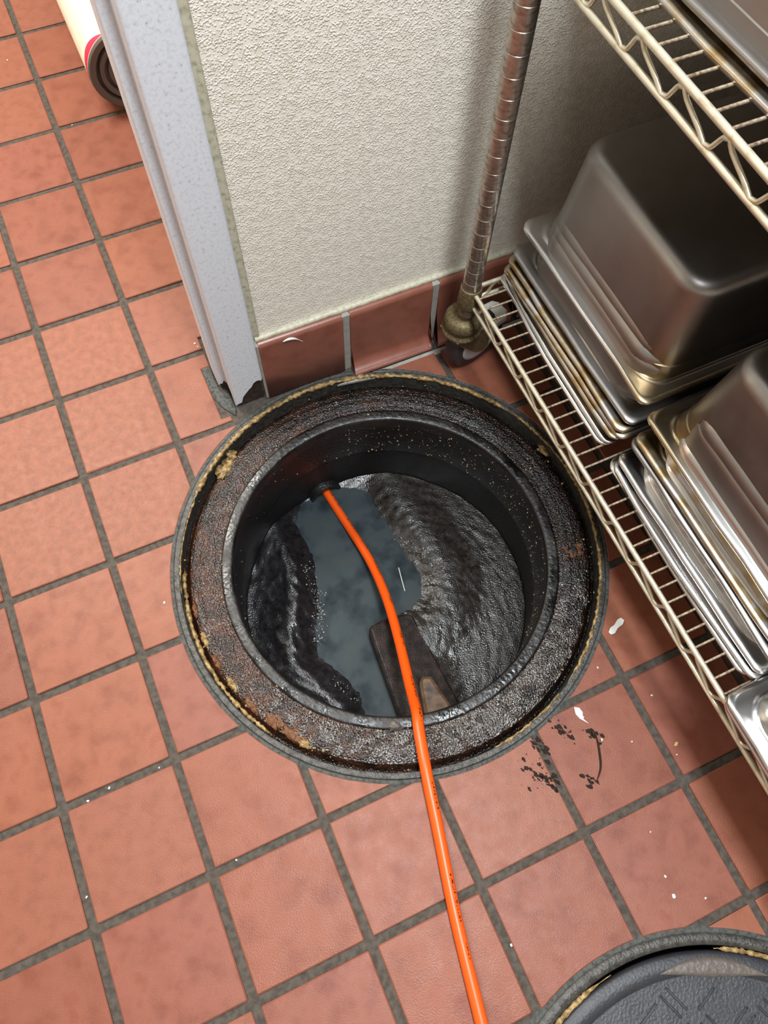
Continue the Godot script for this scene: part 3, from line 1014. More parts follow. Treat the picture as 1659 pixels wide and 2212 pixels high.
func make_tank() -> void:
	var t := thing("sump_tank", "black round tank wall below the open manhole frame", "tank", Vector3(RC.x, -0.32, RC.y))
	var b := MB.new()
	lathe_ring(b, [[0.2650, 0.178, 0, 1], [0.2665, 0.02, 0.1, 1], [0.2665, 0.0, 0.0, 2], [0.2900, 0.0, 0, 3], [0.2900, 0.178, 0, 4]], 128, 0.002)
	part("tank_wall", b.mesh(), M.tank, t)
	var f := MB.new()
	f.lathe([[0.2895, -0.02], [0.2895, -0.0005]], 64)
	part("tank_floor", f.mesh(), M.tank, t)
	# mouth of the inlet pipe that the hose runs into
	var p := MB.new()
	var dir := Vector3(-0.085, 0.0, -0.996)
	var rows := []
	var side := dir.cross(Vector3.UP).normalized()
	for q in [[0.034, 0.251], [0.034, 0.266], [0.027, 0.266], [0.027, 0.251]]:
		var row := PackedVector3Array()
		for k in 28:
			var a := TAU * k / 28
			row.append(dir * q[1] + Vector3(0, 0.056, 0) + (side * cos(a) + Vector3.UP * sin(a)) * q[0])
		rows.append(row)
	p.sheet(rows, true, true, [1, 2, 3, 4])
	part("inlet_pipe", p.mesh(), M.tank, t)
	# murky water
	var w := MB.new()
	var wr := []
	for k in 12:
		var row := PackedVector3Array()
		var r := 0.2655 * (k + 0.02) / 11.02
		for j in 64:
			var a := TAU * j / 64
			row.append(Vector3(r * cos(a), 0.0006 * n_big.get_noise_2d(r * cos(a), r * sin(a)), r * sin(a)))
		wr.append(row)
	w.sheet(wr, true)
	var wo := obj("murky_water", w.mesh("up"), M.water)
	wo.position = Vector3(RC.x, WATER, RC.y)
	tag(wo, "cloudy grey-blue waste water standing at the bottom of the manhole", "water")
	wo.set_meta("kind", "stuff")
	# sludge: banks on either side of the open channel of water
	var chan := PackedVector2Array([Vector2(0.339, 0.395), Vector2(0.40, 0.385), Vector2(0.468, 0.42), Vector2(0.474, 0.50), Vector2(0.483, 0.570), Vector2(0.490, 0.635), Vector2(0.470, 0.673), Vector2(0.445, 0.684), Vector2(0.408, 0.687), Vector2(0.357, 0.694), Vector2(0.352, 0.764), Vector2(0.356, 0.821), Vector2(0.340, 0.90), Vector2(0.279, 0.86), Vector2(0.293, 0.793), Vector2(0.272, 0.737), Vector2(0.250, 0.699), Vector2(0.261, 0.656), Vector2(0.291, 0.600), Vector2(0.312, 0.527), Vector2(0.313, 0.475), Vector2(0.309, 0.430)])
	var s := MB.new()
	var NR := 60
	var NA := 160
	var pr := []
	var cr := []
	for k in NR:
		var row := PackedVector3Array()
		var cc := PackedColorArray()
		var r := 0.2650 * (k + 0.01) / (NR - 0.99)
		for j in NA:
			var a := TAU * j / NA
			var q := Vector2(RC.x + r * cos(a), RC.y + r * sin(a))
			var d := 9.0
			for e in chan.size():
				var cp := Geometry2D.get_closest_point_to_segment(q, chan[e], chan[(e + 1) % chan.size()])
				d = minf(d, cp.distance_to(q))
			if Geometry2D.is_point_in_polygon(q, chan):
				d = -d
			d += 0.006 * n_mid.get_noise_2d(q.x, q.y)
			var right := q.x > 0.40
			var rise := 0.014 if right else 0.030
			var y := -0.012 * sstep(0.004, -0.03, d) + rise * sstep(-0.004, 0.05, d)
			y += ((0.0012 if right else 0.0035) * n_mid.get_noise_2d(q.x, q.y + 3.0) + 0.0012 * n_fine.get_noise_2d(q.x, q.y)) * sstep(-0.01, 0.02, d)
			if right:
				y -= 0.013 * sstep(0.055, 0.13, d)
				y += 0.0004 * n_mid.get_noise_2d((q.x - q.y * 0.35) * 1.6, q.y * 0.2) * sstep(0.0, 0.03, d)
			else:
				y -= 0.022 * sstep(0.03, 0.12, d)
			row.append(Vector3(q.x - RC.x, y, q.y - RC.y))
			var tone := 0.5 + 0.5 * n_big.get_noise_2d(q.x * 3.0, q.y * 3.0)
			var dark := Color(0.012, 0.012, 0.015).lerp(Color(0.028, 0.026, 0.028), tone)
			var brown := Color(0.018, 0.015, 0.013).lerp(Color(0.046, 0.038, 0.033), tone)
			cc.append(brown if right else dark)
		pr.append(row)
		cr.append(cc)
	for k in NR - 1:
		for j in NA:
			var j2 := (j + 1) % NA
			s.col = cr[k][j]
			s.tri(pr[k][j], pr[k][j2], pr[k + 1][j2])
			s.tri(pr[k][j], pr[k + 1][j2], pr[k + 1][j])
	var so := obj("sludge", s.mesh("up", true), M.sludge)
	so.position = Vector3(RC.x, WATER, RC.y)
	tag(so, "wet black and brown sludge banked along both sides of the waste water", "sludge")
	so.set_meta("kind", "stuff")
	# pale crust flecks along the edges of the banks
	var cb := MB.new()
	var r2 := RandomNumberGenerator.new()
	r2.seed = 21
	for ln in [[Vector2(0.296, 0.520), Vector2(0.292, 0.600), 70], [Vector2(0.292, 0.600), Vector2(0.262, 0.672), 120], [Vector2(0.486, 0.545), Vector2(0.520, 0.620), 70], [Vector2(0.500, 0.640), Vector2(0.505, 0.700), 60], [Vector2(0.52, 0.72), Vector2(0.49, 0.80), 40], [Vector2(0.240, 0.745), Vector2(0.285, 0.800), 50]]:
		for k in ln[2]:
			var q: Vector2 = ln[0].lerp(ln[1], r2.randf()) + Vector2(r2.randfn(0, 0.006), r2.randfn(0, 0.006))
			speck(cb, Vector3(q.x, WATER + 0.012 + r2.randf() * 0.006, q.y), 0.0005 + 0.0014 * pow(r2.randf(), 3.0), r2)
	var co := obj("crust_flecks", cb.mesh("keep"), M.crust)
	tag(co, "pale flecks of dried crust scattered on the wet sludge", "crust")
	co.set_meta("kind", "stuff")
	# block and stick in the sludge
	var sl := MB.new()
	var poly := PackedVector2Array([Vector2(0.350, 0.702), Vector2(0.356, 0.697), Vector2(0.398, 0.690), Vector2(0.436, 0.694), Vector2(0.441, 0.700), Vector2(0.452, 0.895), Vector2(0.335, 0.885)])
	sl.prism(poly, -0.29, -0.222, 0.004)
	for k in sl.v.size():
		var q := sl.v[k]
		sl.v[k] = q + Vector3(0.0, 0.004 * n_mid.get_noise_2d(q.x, q.z) + (0.016 * sstep(0.40, 0.36, q.x) if q.y > -0.24 else 0.0) - (0.030 * sstep(0.40, 0.45, q.x) if q.y > -0.24 else 0.0), 0.0)
	tag(obj("sunken_block", sl.mesh(), M.slab), "dark square-ended block lying in the waste water under the orange hose", "block")
	var wd := MB.new()
	var wp := PackedVector2Array([Vector2(0.392, 0.826), Vector2(0.400, 0.819), Vector2(0.414, 0.826), Vector2(0.428, 0.905), Vector2(0.376, 0.912), Vector2(0.374, 0.890)])
	wd.prism(wp, -0.232, -0.190, 0.005)
	tag(obj("wood_offcut", wd.mesh(), M.wood), "short brown wood offcut resting on the dark block beside the hose", "wood")
	var st := MB.new()
	st.tube(PackedVector3Array([Vector3(0.4585, WATER + 0.004, 0.600), Vector3(0.4545, WATER + 0.0035, 0.622), Vector3(0.4500, WATER + 0.003, 0.648)]), 0.0010, 6)
	tag(obj("straw", st.mesh(), M.paper), "thin white straw floating in the waste water right of the hose", "straw")


# ---------------------------------------------------------------- closed manhole
func make_lid() -> void:
	var t := thing("manhole_cover", "dark closed manhole cover with raised tread bars, at the near edge of the tile floor", "manhole cover", Vector3(LC.x, 0, LC.y))
	var b := MB.new()
	lathe_ring(b, [[R_LID, -0.06, 0, 1], [R_LID, -0.001, 0.3, 2], [R_LID - 0.002, 0.0008, 0.5, 2], [R_LID - 0.008, 0.0012, 0.5, 2], [R_LID - 0.0135, 0.0002, 0.4, 2], [R_LID - 0.0150, -0.003, 0.2, 3], [R_LID - 0.0155, -0.06, 0, 4]], 200, 0.0014)
	part("frame_rim", b.mesh(), M.rim, t)
	var c := MB.new()
	var rows := []
	for q in [[R_LID - 0.002, -0.004], [R_LID + 0.0005, 0.0001], [R_LID + 0.004, 0.0004], [R_LID + 0.010, -0.004]]:
		var row := PackedVector3Array()
		for k in 160:
			var a := TAU * k / 160
			var g := 1.0 + 0.008 * n_mid.get_noise_2d(cos(a) * 0.4, sin(a) * 0.4) * (1.0 if q[0] > R_LID + 0.003 else 0.0)
			row.append(Vector3(q[0] * cos(a) * g, q[1], q[0] * sin(a) * g))
		rows.append(row)
	c.sheet(rows, true)
	part("mortar_ring", c.mesh("up"), M.cement, t)
	var p := MB.new()
	lathe_ring(p, [[0.001, -0.05, 0, 1], [0.2900, -0.05, 0, 1], [0.2925, -0.010, 0, 2], [0.2915, -0.0030, 0.1, 2], [0.2885, -0.0008, 0.2, 2], [0.2780, -0.0002, 0.2, 2], [0.2705, -0.0010, 0.2, 2], [0.2680, -0.0035, 0.1, 2], [0.2660, -0.0045, 0.1, 3], [0.15, -0.0045, 0.1, 3], [0.001, -0.0045, 0, 3]], 160, 0.0012, false)
	part("plate", p.mesh(), M.rubber, t)
	for seg in [[-146.0, -92.0, 0.0040], [-64.0, -30.0, 0.0034], [150.0, 200.0, 0.002]]:
		var g := MB.new()
		var pts := PackedVector3Array()
		var rad := PackedFloat32Array()
		var m := 90
		for k in m + 1:
			var f := float(k) / m
			var a := deg_to_rad(lerpf(seg[0], seg[1], f))
			var r0 := 0.2953 + 0.0008 * n_fine.get_noise_1d(a)
			pts.append(Vector3(r0 * cos(a), -0.0035, r0 * sin(a)))
			rad.append(maxf(0.0006, seg[2] * sstep(0.0, 0.1, f) * sstep(1.0, 0.8, f) * (0.9 + 0.6 * n_fine.get_noise_2d(a * 0.3, 2.0))))
		g.tube(pts, rad, 7)
		part("gasket_remnant", g.mesh(), M.gasket, t)
	var bar := MB.new()
	bar.box(Vector3(-0.0175, 0.0, -0.0017), Vector3(0.0175, 0.0022, 0.0017), 0.0012)
	var bm := bar.mesh()
	for i in range(-6, 7):
		for j in range(-6, 7):
			var q := Vector2(i, j) * 0.040
			var ang := deg_to_rad(58.0) if (i + j) % 2 == 0 else deg_to_rad(-32.0)
			for s in [-1.0, 1.0]:
				var off: Vector2 = Vector2(-sin(ang), cos(ang)) * 0.0062 * s
				var c2: Vector2 = (q + off).rotated(0.20)
				if c2.length() > 0.245:
					continue
				var o := part("tread_bar", bm, M.tread, t)
				o.position = Vector3(c2.x, -0.0046, c2.y)
				o.rotation.y = -(ang + 0.20)
	# crescent lifting notch in the border of the plate
	var nt := MB.new()
	var nr := []
	for k in 30:
		var f := k / 29.0
		var a := deg_to_rad(lerpf(-80.0, -50.0, f))
		var w := 0.011 * sin(f * PI) + 0.0004
		var row := PackedVector3Array()
		for q in [[-1.0, -0.004], [-1.0, 0.0002], [-0.5, 0.0012], [0.5, 0.0010], [1.0, 0.0002], [1.0, -0.004]]:
			var r0: float = 0.2745 + w * q[0]
			row.append(Vector3(r0 * cos(a), q[1], r0 * sin(a)))
		nr.append(row)
	nt.sheet(nr, false, false)
	part("lifting_notch", nt.mesh("up"), M.dull_brown, t)


# ---------------------------------------------------------------- rack
const RX := 0.660
const RZ := 0.381
const RLEN := 1.22
const RDEP := 0.61


func make_rack() -> void:
	var t := thing("wire_rack", "chrome wire shelving rack on casters along the right side", "rack", Vector3(RX, 0, RZ))
	# grooved posts
	var prof := []
	var gr := []
	prof.append([0.0130, 0.0])
	var y := 0.0
	for k in 56:
		var y2 := 0.0254 * (k + 1)
		for q in [[0.0142, y + 0.0006], [0.0142, y2 - 0.0020], [0.0137, y2 - 0.0015], [0.0137, y2 - 0.0004]]:
			prof.append(q)
		y = y2
	prof.append([0.0142, y + 0.001])
	prof.append([0.0142, y + 0.02])
	prof.append([0.010, y + 0.026])
	var pb := MB.new()
	var pg := []
	for k in prof.size():
		pg.append(11 + k % 4)
	pb.lathe(prof, 24, Vector3.ZERO, "y", false, pg)
	var pm := pb.mesh()
	for q in [[0.0, 0.0], [RDEP, 0.0], [0.0, RLEN], [RDEP, RLEN]]:
		var p := part("post", pm, M.post, t)
		p.position = Vector3(q[0], 0.165, q[1])
		if q[0] == 0.0 and q[1] == 0.0:
			pass
	# shelves
	for k in 3:
		make_shelf(t, [0.218, 0.7165, 1.22][k], k == 2)
	var turns := [0.22, 0.8, -0.5, 2.4]
	var spots := [Vector2(0, 0), Vector2(RDEP, 0), Vector2(0, RLEN), Vector2(RDEP, RLEN)]
	for k in 4:
		make_caster(t, spots[k] + (Vector2(0.002, -0.010) if k == 0 else Vector2.ZERO), turns[k])


func make_shelf(t: Node3D, y: float, hidden: bool) -> void:
	# outer frame: two rails on every side
	var fr := MB.new()
	for dy in [0.0, -0.0265]:
		var rr := 0.0037 if dy == 0.0 else 0.0036
		fr.tube(PackedVector3Array([Vector3(0, y + dy, 0.004), Vector3(0, y + dy, RLEN - 0.004)]), rr, 10)
		fr.tube(PackedVector3Array([Vector3(RDEP, y + dy, 0.004), Vector3(RDEP, y + dy, RLEN - 0.004)]), rr, 10)
		fr.tube(PackedVector3Array([Vector3(0.004, y + dy, 0), Vector3(RDEP - 0.004, y + dy, 0)]), rr, 10)
		fr.tube(PackedVector3Array([Vector3(0.004, y + dy, RLEN), Vector3(RDEP - 0.004, y + dy, RLEN)]), rr, 10)
	for x in [0.2, 0.41]:
		fr.tube(PackedVector3Array([Vector3(x, y - 0.0045, 0.0), Vector3(x, y - 0.0045, RLEN)]), 0.003, 8)
	var sh := part("shelf_frame", fr.mesh("keep"), M.chrome, t)
	# snaking truss wire between the two rails
	for side in 4:
		var L := RLEN if side < 2 else RDEP
		var pts := []
		var z := 0.024
		while z < L - 0.04:
			pts.append(Vector3(0, y - 0.0240, z))
			pts.append(Vector3(0, y - 0.0215, z + 0.007))
			pts.append(Vector3(0, y - 0.0060, z + 0.015))
			pts.append(Vector3(0, y - 0.0035, z + 0.021))
			pts.append(Vector3(0, y - 0.0090, z + 0.028))
			pts.append(Vector3(0, y - 0.0190, z + 0.0535))
			z += 0.0632
		var out := PackedVector3Array()
		for q in smooth_curve(pts, 0.004):
			if side == 0:
				out.append(q)
			elif side == 1:
				out.append(Vector3(RDEP, q.y, q.z))
			elif side == 2:
				out.append(Vector3(q.z, q.y, 0))
			else:
				out.append(Vector3(q.z, q.y, RLEN))
		var tr := MB.new()
		tr.tube(out, 0.0024, 7)
		part("truss_wire", tr.mesh(), M.chrome, sh)
	# collars on the posts
	for q in [[0.0, 0.0], [RDEP, 0.0], [0.0, RLEN], [RDEP, RLEN]]:
		var c := MB.new()
		c.lathe([[0.0146, -0.034], [0.0175, -0.034], [0.0185, -0.030], [0.0168, 0.004], [0.0158, 0.007], [0.0146, 0.007]], 24, Vector3(q[0], y, q[1]), "y", true)
		part("collar", c.mesh(), M.brass_dirty, sh)
	# cross wires
	var wb := MB.new()
	wb.tube(PackedVector3Array([Vector3(0.0005, 0, 0), Vector3(RDEP * 0.5, 0, 0), Vector3(RDEP - 0.0005, 0, 0)]), 0.0017, 7)
	var wm := wb.mesh()
	var n := int((RLEN - 0.03) / 0.02072)
	if hidden:
		var all := MB.new()
		for k in n:
			all.tube(PackedVector3Array([Vector3(0.0005, y + 0.0022, 0.024 + 0.02072 * k), Vector3(RDEP, y + 0.0022, 0.024 + 0.02072 * k)]), 0.0017, 5)
		part("cross_wires", all.mesh("keep"), M.chrome_dull, sh).set_meta("kind", "stuff")
		return
	for k in n:
		var w := part("cross_wire", wm, M.chrome_dull, sh)
		w.position = Vector3(0, y + 0.0022, 0.024 + 0.02072 * k)


func make_caster(t: Node3D, at: Vector2, turn: float) -> void:
	# stem, swivel cup and fork in one casting; wheel trails along local +x
	var b := MB.new()
	b.lathe([[0.006, 0.186], [0.0105, 0.186], [0.0120, 0.170], [0.0175, 0.152], [0.0185, 0.149], [0.0265, 0.146], [0.0300, 0.140], [0.0310, 0.131], [0.0295, 0.123], [0.0245, 0.120], [0.0330, 0.116], [0.0330, 0.109], [0.0240, 0.108], [0.008, 0.107]], 28)
	for s in [-1.0, 1.0]:
		var z: float = 0.0215 * s
		var pl := PackedVector2Array([Vector2(-0.027, 0.112), Vector2(0.029, 0.112), Vector2(0.050, 0.070), Vector2(0.051, 0.050), Vector2(0.038, 0.041), Vector2(0.024, 0.048), Vector2(-0.014, 0.092)])
		var f := MB.new()
		f.prism(pl, 0.0, 0.004, 0.0008)
		if f.volume() > 0.0:
			for k in range(0, f.v.size(), 3):
				var tmp := f.v[k + 1]
				f.v[k + 1] = f.v[k + 2]
				f.v[k + 2] = tmp
		for k in range(0, f.v.size(), 3):
			var w := []
			for q in 3:
				var p := f.v[k + q]
				w.append(Vector3(p.x, p.z, p.y + z - 0.002))
			b.tri(w[0], w[2], w[1], -1)
	var o := part("caster", b.mesh("keep"), M.brass_dirty, t)
	o.position = Vector3(at.x, 0, at.y)
	o.rotation.y = turn
	var w2 := MB.new()
	w2.lathe([[0.030, -0.0150], [0.0480, -0.0155], [0.0535, -0.0130], [0.0555, -0.006], [0.0558, 0.0], [0.0555, 0.006], [0.0535, 0.0130], [0.0480, 0.0155], [0.030, 0.0150]], 36, Vector3(0.036, 0.0560, 0), "z")
	part("tyre", w2.mesh(), M.tyre, o)
	var h := MB.new()
	h.lathe([[0.004, -0.0195], [0.010, -0.0190], [0.014, -0.0168], [0.030, -0.0162], [0.0365, -0.0158], [0.0365, 0.0158], [0.030, 0.0162], [0.014, 0.0168], [0.010, 0.0190], [0.004, 0.0195]], 30, Vector3(0.036, 0.0560, 0), "z")
	part("hub", h.mesh(), M.hub, o)
	var br := MB.new()
	var pl2 := PackedVector2Array([Vector2(0.062, -0.022), Vector2(0.086, -0.020), Vector2(0.094, -0.010), Vector2(0.094, 0.012), Vector2(0.086, 0.020), Vector2(0.062, 0.022)])
	br.prism(pl2, 0.086, 0.100, 0.003)
	part("brake_pedal", br.mesh(), M.white_plastic, o)


# ---------------------------------------------------------------- pans
func rr_loop(hx: float, hz: float, r: float, y: float, n := 9) -> PackedVector3Array:
	var row := PackedVector3Array()
	r = minf(r, minf(hx, hz) * 0.98)
	for c in [[1, 1], [-1, 1], [-1, -1], [1, -1]]:
		var cx: float = c[0] * (hx - r)
		var cz: float = c[1] * (hz - r)
		var a0: float = {"11": 0.0, "-11": PI / 2, "-1-1": PI, "1-1": 3 * PI / 2}["%d%d" % c]
		for k in n:
			var a := a0 + PI / 2 * k / (n - 1)
			row.append(Vector3(cx + r * cos(a), y, cz + r * sin(a)))
		# points along the straight side that follows
		var nx := {"11": [-1, 1], "-11": [-1, -1], "-1-1": [1, -1], "1-1": [1, 1]}["%d%d" % c] as Array
		var a1 := a0 + PI / 2
		var p0 := Vector3(cx + r * cos(a1), y, cz + r * sin(a1))
		var p1 := Vector3(nx[0] * (hx - r) + r * cos(a1), y, nx[1] * (hz - r) + r * sin(a1))
		for k in range(1, 6):
			row.append(p0.lerp(p1, k / 6.0))
	return row


func pan_meshes(depth: float, sd: int, bow := 0.0, stain := Vector3.ZERO) -> Array:
	# an upside-down steam table pan: rim at y = 0, floor of the pan on top
	var HX := 0.2650
	var HZ := 0.1610
	var rim_prof := [[0.0, -0.0045, 0.014], [-0.0004, -0.0012, 0.014], [0.0010, 0.0004, 0.014], [0.0060, 0.0010, 0.018], [0.0140, 0.0010, 0.027], [0.0170, 0.0016, 0.031], [0.0188, 0.0040, 0.034]]
	var body_prof := [[0.0188, 0.0040, 0.034], [0.0198, 0.0080, 0.036], [0.0206, 0.0150, 0.036], [0.0211, 0.0238, 0.037], [0.0222, 0.0248, 0.0375], [0.0225, 0.0290, 0.038]]
	var slope := 0.075
	var top := depth
	var R := 0.017
	var d0 := 0.0225
	for k in 4:
		var f := (k + 1) / 4.0
		var yy := lerpf(0.029, top - R, f)
		body_prof.append([d0 + slope * (yy - 0.029), yy, 0.040])
	var dl: float = body_prof[-1][0]
	for k in range(1, 7):
		var a := PI / 2 * k / 6.0
		body_prof.append([dl + R * (1.0 - cos(a)), top - R + R * sin(a), 0.040 - 0.010 * k / 6.0])
	body_prof.append([dl + 0.045, top - 0.0004, 0.024])
	body_prof.append([dl + 0.090, top - 0.0012, 0.012])
	var out := []
	for which in 2:
		var prof: Array = rim_prof if which == 0 else body_prof
		var b := MB.new()
		var rows := []
		var TH := 0.0009
		for p in prof:
			rows.append(wobble(rr_loop(HX - p[0], HZ - p[0], p[2], p[1]), sd, p[0], bow))
		var back := []
		for k in range(prof.size() - 1, -1, -1):
			var p: Array = prof[k]
			var dd := TH
			var dy := -TH
			if which == 0 and k < 2:
				dy = 0.0
			if which == 0 and k >= 2:
				dd = 0.0 if k < 5 else TH
			back.append(wobble(rr_loop(HX - p[0] - dd, HZ - p[0] - dd, p[2], p[1] + dy), sd, p[0], bow))
		if which == 1:
			b.sheet(rows, true, false, [1, 1, 1, 2, 0])
			b.fan(rows[-1], false, 0)
			b.sheet(back, true)
			b.fan(back[0], true, 0)
			b.sheet([back[-1], rows[0]], true, false, [6])
		else:
			b.sheet(rows + back, true, true)
		if stain != Vector3.ZERO:
			# heat-tinted stain burnt into the steel around one corner
			for k in b.v.size():
				var q := b.v[k]
				var d := Vector3(q.x - stain.x, (q.y - stain.y) * 1.6, q.z - stain.z).length()
				var blot := n_mid.get_noise_3d(q.x * 0.8, q.y * 0.8, q.z * 0.8 + sd)
				var f := clampf(1.3 - d / 0.085 + 0.9 * blot, 0.0, 1.0)
				b.c[k] = Color.WHITE.lerp(Color(0.66, 0.46, 0.17), f * 0.8)
		out.append(b.mesh("closed", stain != Vector3.ZERO))
	return out


func wobble(row: PackedVector3Array, sd: int, inset: float, bow := 0.0) -> PackedVector3Array:
	# knocked rims: the edge of a used pan is a little wavy
	var w := 0.0016 * sstep(0.02, 0.0, inset) + 0.0003
	for k in row.size():
		var p := row[k]
		row[k] = p + Vector3(n_big.get_noise_3d(p.z * 0.7, sd * 3.0, 0.0), 0.8 * n_big.get_noise_3d(p.x * 0.6, sd * 3.0, p.z * 0.8 + 5.0), n_big.get_noise_3d(p.x * 0.5, sd * 3.0, 9.0)) * w * 2.0
		row[k].x -= bow * cos(clampf(p.z / 0.161, -1.0, 1.0) * PI / 2) * (1.0 if p.x < -0.1 else 0.0)
	return row


func pan(meshes: Array, at: Vector3, turn: float, m: Material, label: String, group: String) -> void:
	# at: middle of the pan's front edge, at rim height
	var t := thing("steam_pan", label, "pan", at + Vector3(0.265, 0, 0), group)
	t.rotation.y = turn
	part("rim", meshes[0], m, t)
	part("body", meshes[1], M.steel if m == M.steel_tint else (M.steel_stained_body if m == M.steel_stained else m), t)


func make_pans() -> void:
	var deep := []
	var mid := []
	for k in 4:
		deep.append(pan_meshes(0.150, k, 0.0, [Vector3(-0.245, 0.004, 0.142), Vector3(-0.245, 0.006, -0.120), Vector3.ZERO, Vector3.ZERO][k]))
		mid.append(pan_meshes(0.100, k + 10))
	var shallow := [pan_meshes(0.066, 21, 0.007), pan_meshes(0.066, 22, 0.007)]
	var S := 0.2255   # top of the lower shelf's wires, plus the turned-down rim
	# stack against the wall
	var g1 := "stacked pans next to the wall on the lower shelf"
	var A := [[0.0, 0.703, 0.549, -0.042, shallow[0], "steel_bright", "bottom pan of the stack next to the wall, lying flat on the wires"],
		[0.0075, 0.7065, 0.550, -0.036, shallow[1], "steel_bright", "second pan from the bottom of the stack next to the wall"],
		[0.026, 0.702, 0.547, -0.006, mid[0], "steel_tint", "third pan from the bottom of the stack next to the wall, brown tinted rim"],
		[0.036, 0.703, 0.549, 0.008, mid[1], "steel_tint", "fourth pan from the bottom of the stack next to the wall"],
		[0.047, 0.706, 0.548, -0.004, mid[2], "steel_tint", "fifth pan from the bottom of the stack next to the wall"],
		[0.061, 0.711, 0.546, 0.006, mid[3], "steel", "second pan from the top of the stack next to the wall"],
		[0.1085, 0.7165, 0.5465, 0.0, deep[0], "steel_stained", "big upside-down pan topping the wall-side stack, golden stain at its rim corner"]]
	for a in A:
		pan(a[4], Vector3(a[1], S + a[0], a[2]), a[3], M[a[5]], a[6], g1)
	var g2 := "stacked pans in the middle of the lower shelf"
	var B := [[0.0, 0.694, 0.884, -0.012, shallow[0], "steel_bright", "bottom pan of the middle stack, its rim nearest the shelf rail"],
		[0.0080, 0.694, 0.885, 0.014, shallow[1], "steel_bright", "second pan from the bottom of the middle stack, set slightly crooked"],
		[0.0200, 0.698, 0.884, 0.004, mid[1], "steel_bright", "third pan from the bottom of the middle stack, with a wide bright rim"],
		[0.0560, 0.704, 0.885, -0.004, mid[2], "steel", "fourth pan from the bottom of the middle stack"],
		[0.0680, 0.707, 0.883, 0.006, mid[0], "steel_tint", "second pan from the top of the middle stack, under the big one"],
		[0.1020, 0.7130, 0.8760, 0.0, deep[1], "steel_stained", "big upside-down pan topping the middle stack, with a yellowish stain on its far rim corner"]]
	for a in B:
		pan(a[4], Vector3(a[1], S + a[0], a[2]), a[3], M[a[5]], a[6], g2)
	var g3 := "pans at the near end of the lower shelf"
	pan(mid[3], Vector3(0.652, S, 1.213), 0.0, M.steel_bright, "lower of two pans at the near end of the lower shelf, only its rim showing", g3)
	pan(mid[2], Vector3(0.650, S + 0.012, 1.211), -0.006, M.steel_bright, "bright upper pan overhanging the rail at the near end of the lower shelf", g3)
	var g4 := "stacked pans on the upper shelf"
	var S2 := 0.7165 + 0.0085
	var D := [[0.0, 0.694, 0.545, 0.0, shallow[0], "steel_tint", "bottom pan of the stack on the upper shelf, with a bent rim"],
		[0.010, 0.702, 0.547, 0.01, shallow[1], "steel", "second pan from the bottom of the stack on the upper shelf"],
		[0.026, 0.748, 0.518, -0.006, mid[0], "steel_tint", "second pan from the top of the stack on the upper shelf"],
		[0.046, 0.752, 0.516, 0.0, deep[2], "steel_bright", "pale topmost pan of the stack on the upper shelf, cut off by the picture's corner"]]
	for a in D:
		pan(a[4], Vector3(a[1], S2 + a[0], a[2]), a[3], M[a[5]], a[6], g4)
	pan(deep[3], Vector3(0.70, S2, 0.886), 0.0, M.steel, "deep pan on the upper shelf outside the picture, near side of the stack", g4)
	for k in 3:
		pan(deep[2 + k % 2], Vector3(0.69, 1.22 + 0.0085, 0.556 + 0.34 * k), 0.0, M.steel, ["deep pan on the top shelf next to the wall, above the picture", "deep pan on the middle of the top shelf, above the picture", "deep pan at the near end of the top shelf, above the picture"][k], "pans on the top shelf")


# ---------------------------------------------------------------- hose, roll, litter
func make_hose() -> void:
	var r := 0.0085
	var pts := smooth_curve([
		Vector3(0.205, r, 1.520), Vector3(0.232, r, 1.380), Vector3(0.253, r, 1.271), Vector3(0.276, r, 1.151), Vector3(0.300, r + 0.0005, 1.051), Vector3(0.315, r + 0.0025, 0.986), Vector3(0.3225, r + 0.001, 0.957),
		Vector3(0.336, r - 0.0105, 0.911), Vector3(0.343, r - 0.020, 0.893), Vector3(0.358, -0.066, 0.842), Vector3(0.382, -0.130, 0.753), Vector3(0.401, -0.186, 0.663), Vector3(0.409, -0.230, 0.575), Vector3(0.404, -0.252, 0.496), Vector3(0.397, -0.258, 0.435), Vector3(0.392, -0.260, 0.390), Vector3(0.390, -0.262, 0.374)], 0.008)
	var b := MB.new()
	var rad := PackedFloat32Array()
	for k in pts.size():
		rad.append(r)
	b.tube(pts, rad, 18)
	# a line of small worn print along the hose: dark marks in the colour map
	var im := Image.create(64, 2048, false, Image.FORMAT_RGB8)
	im.fill(rgb(222, 80, 12))
	var r2 := RandomNumberGenerator.new()
	r2.seed = 3
	var y := 0
	while y < 2040:
		var word := r2.randi_range(24, 90)
		var e := mini(2040, y + word)
		while y < e:
			var h := r2.randi_range(2, 5)
			for q in r2.randi_range(1, 3):
				im.fill_rect(Rect2i(52 + r2.randi_range(0, 2), y + r2.randi_range(0, h), r2.randi_range(1, 3), r2.randi_range(1, h)), rgb(66, 30, 14))
			y += h + 2
		y += r2.randi_range(30, 140)
	var m := StandardMaterial3D.new()
	m.albedo_texture = ImageTexture.create_from_image(im)
	m.roughness = 0.38
	var o := obj("jetting_hose", b.mesh(), m)
	tag(o, "bright orange hose running across the tiles, over the rim and down into the manhole", "hose")


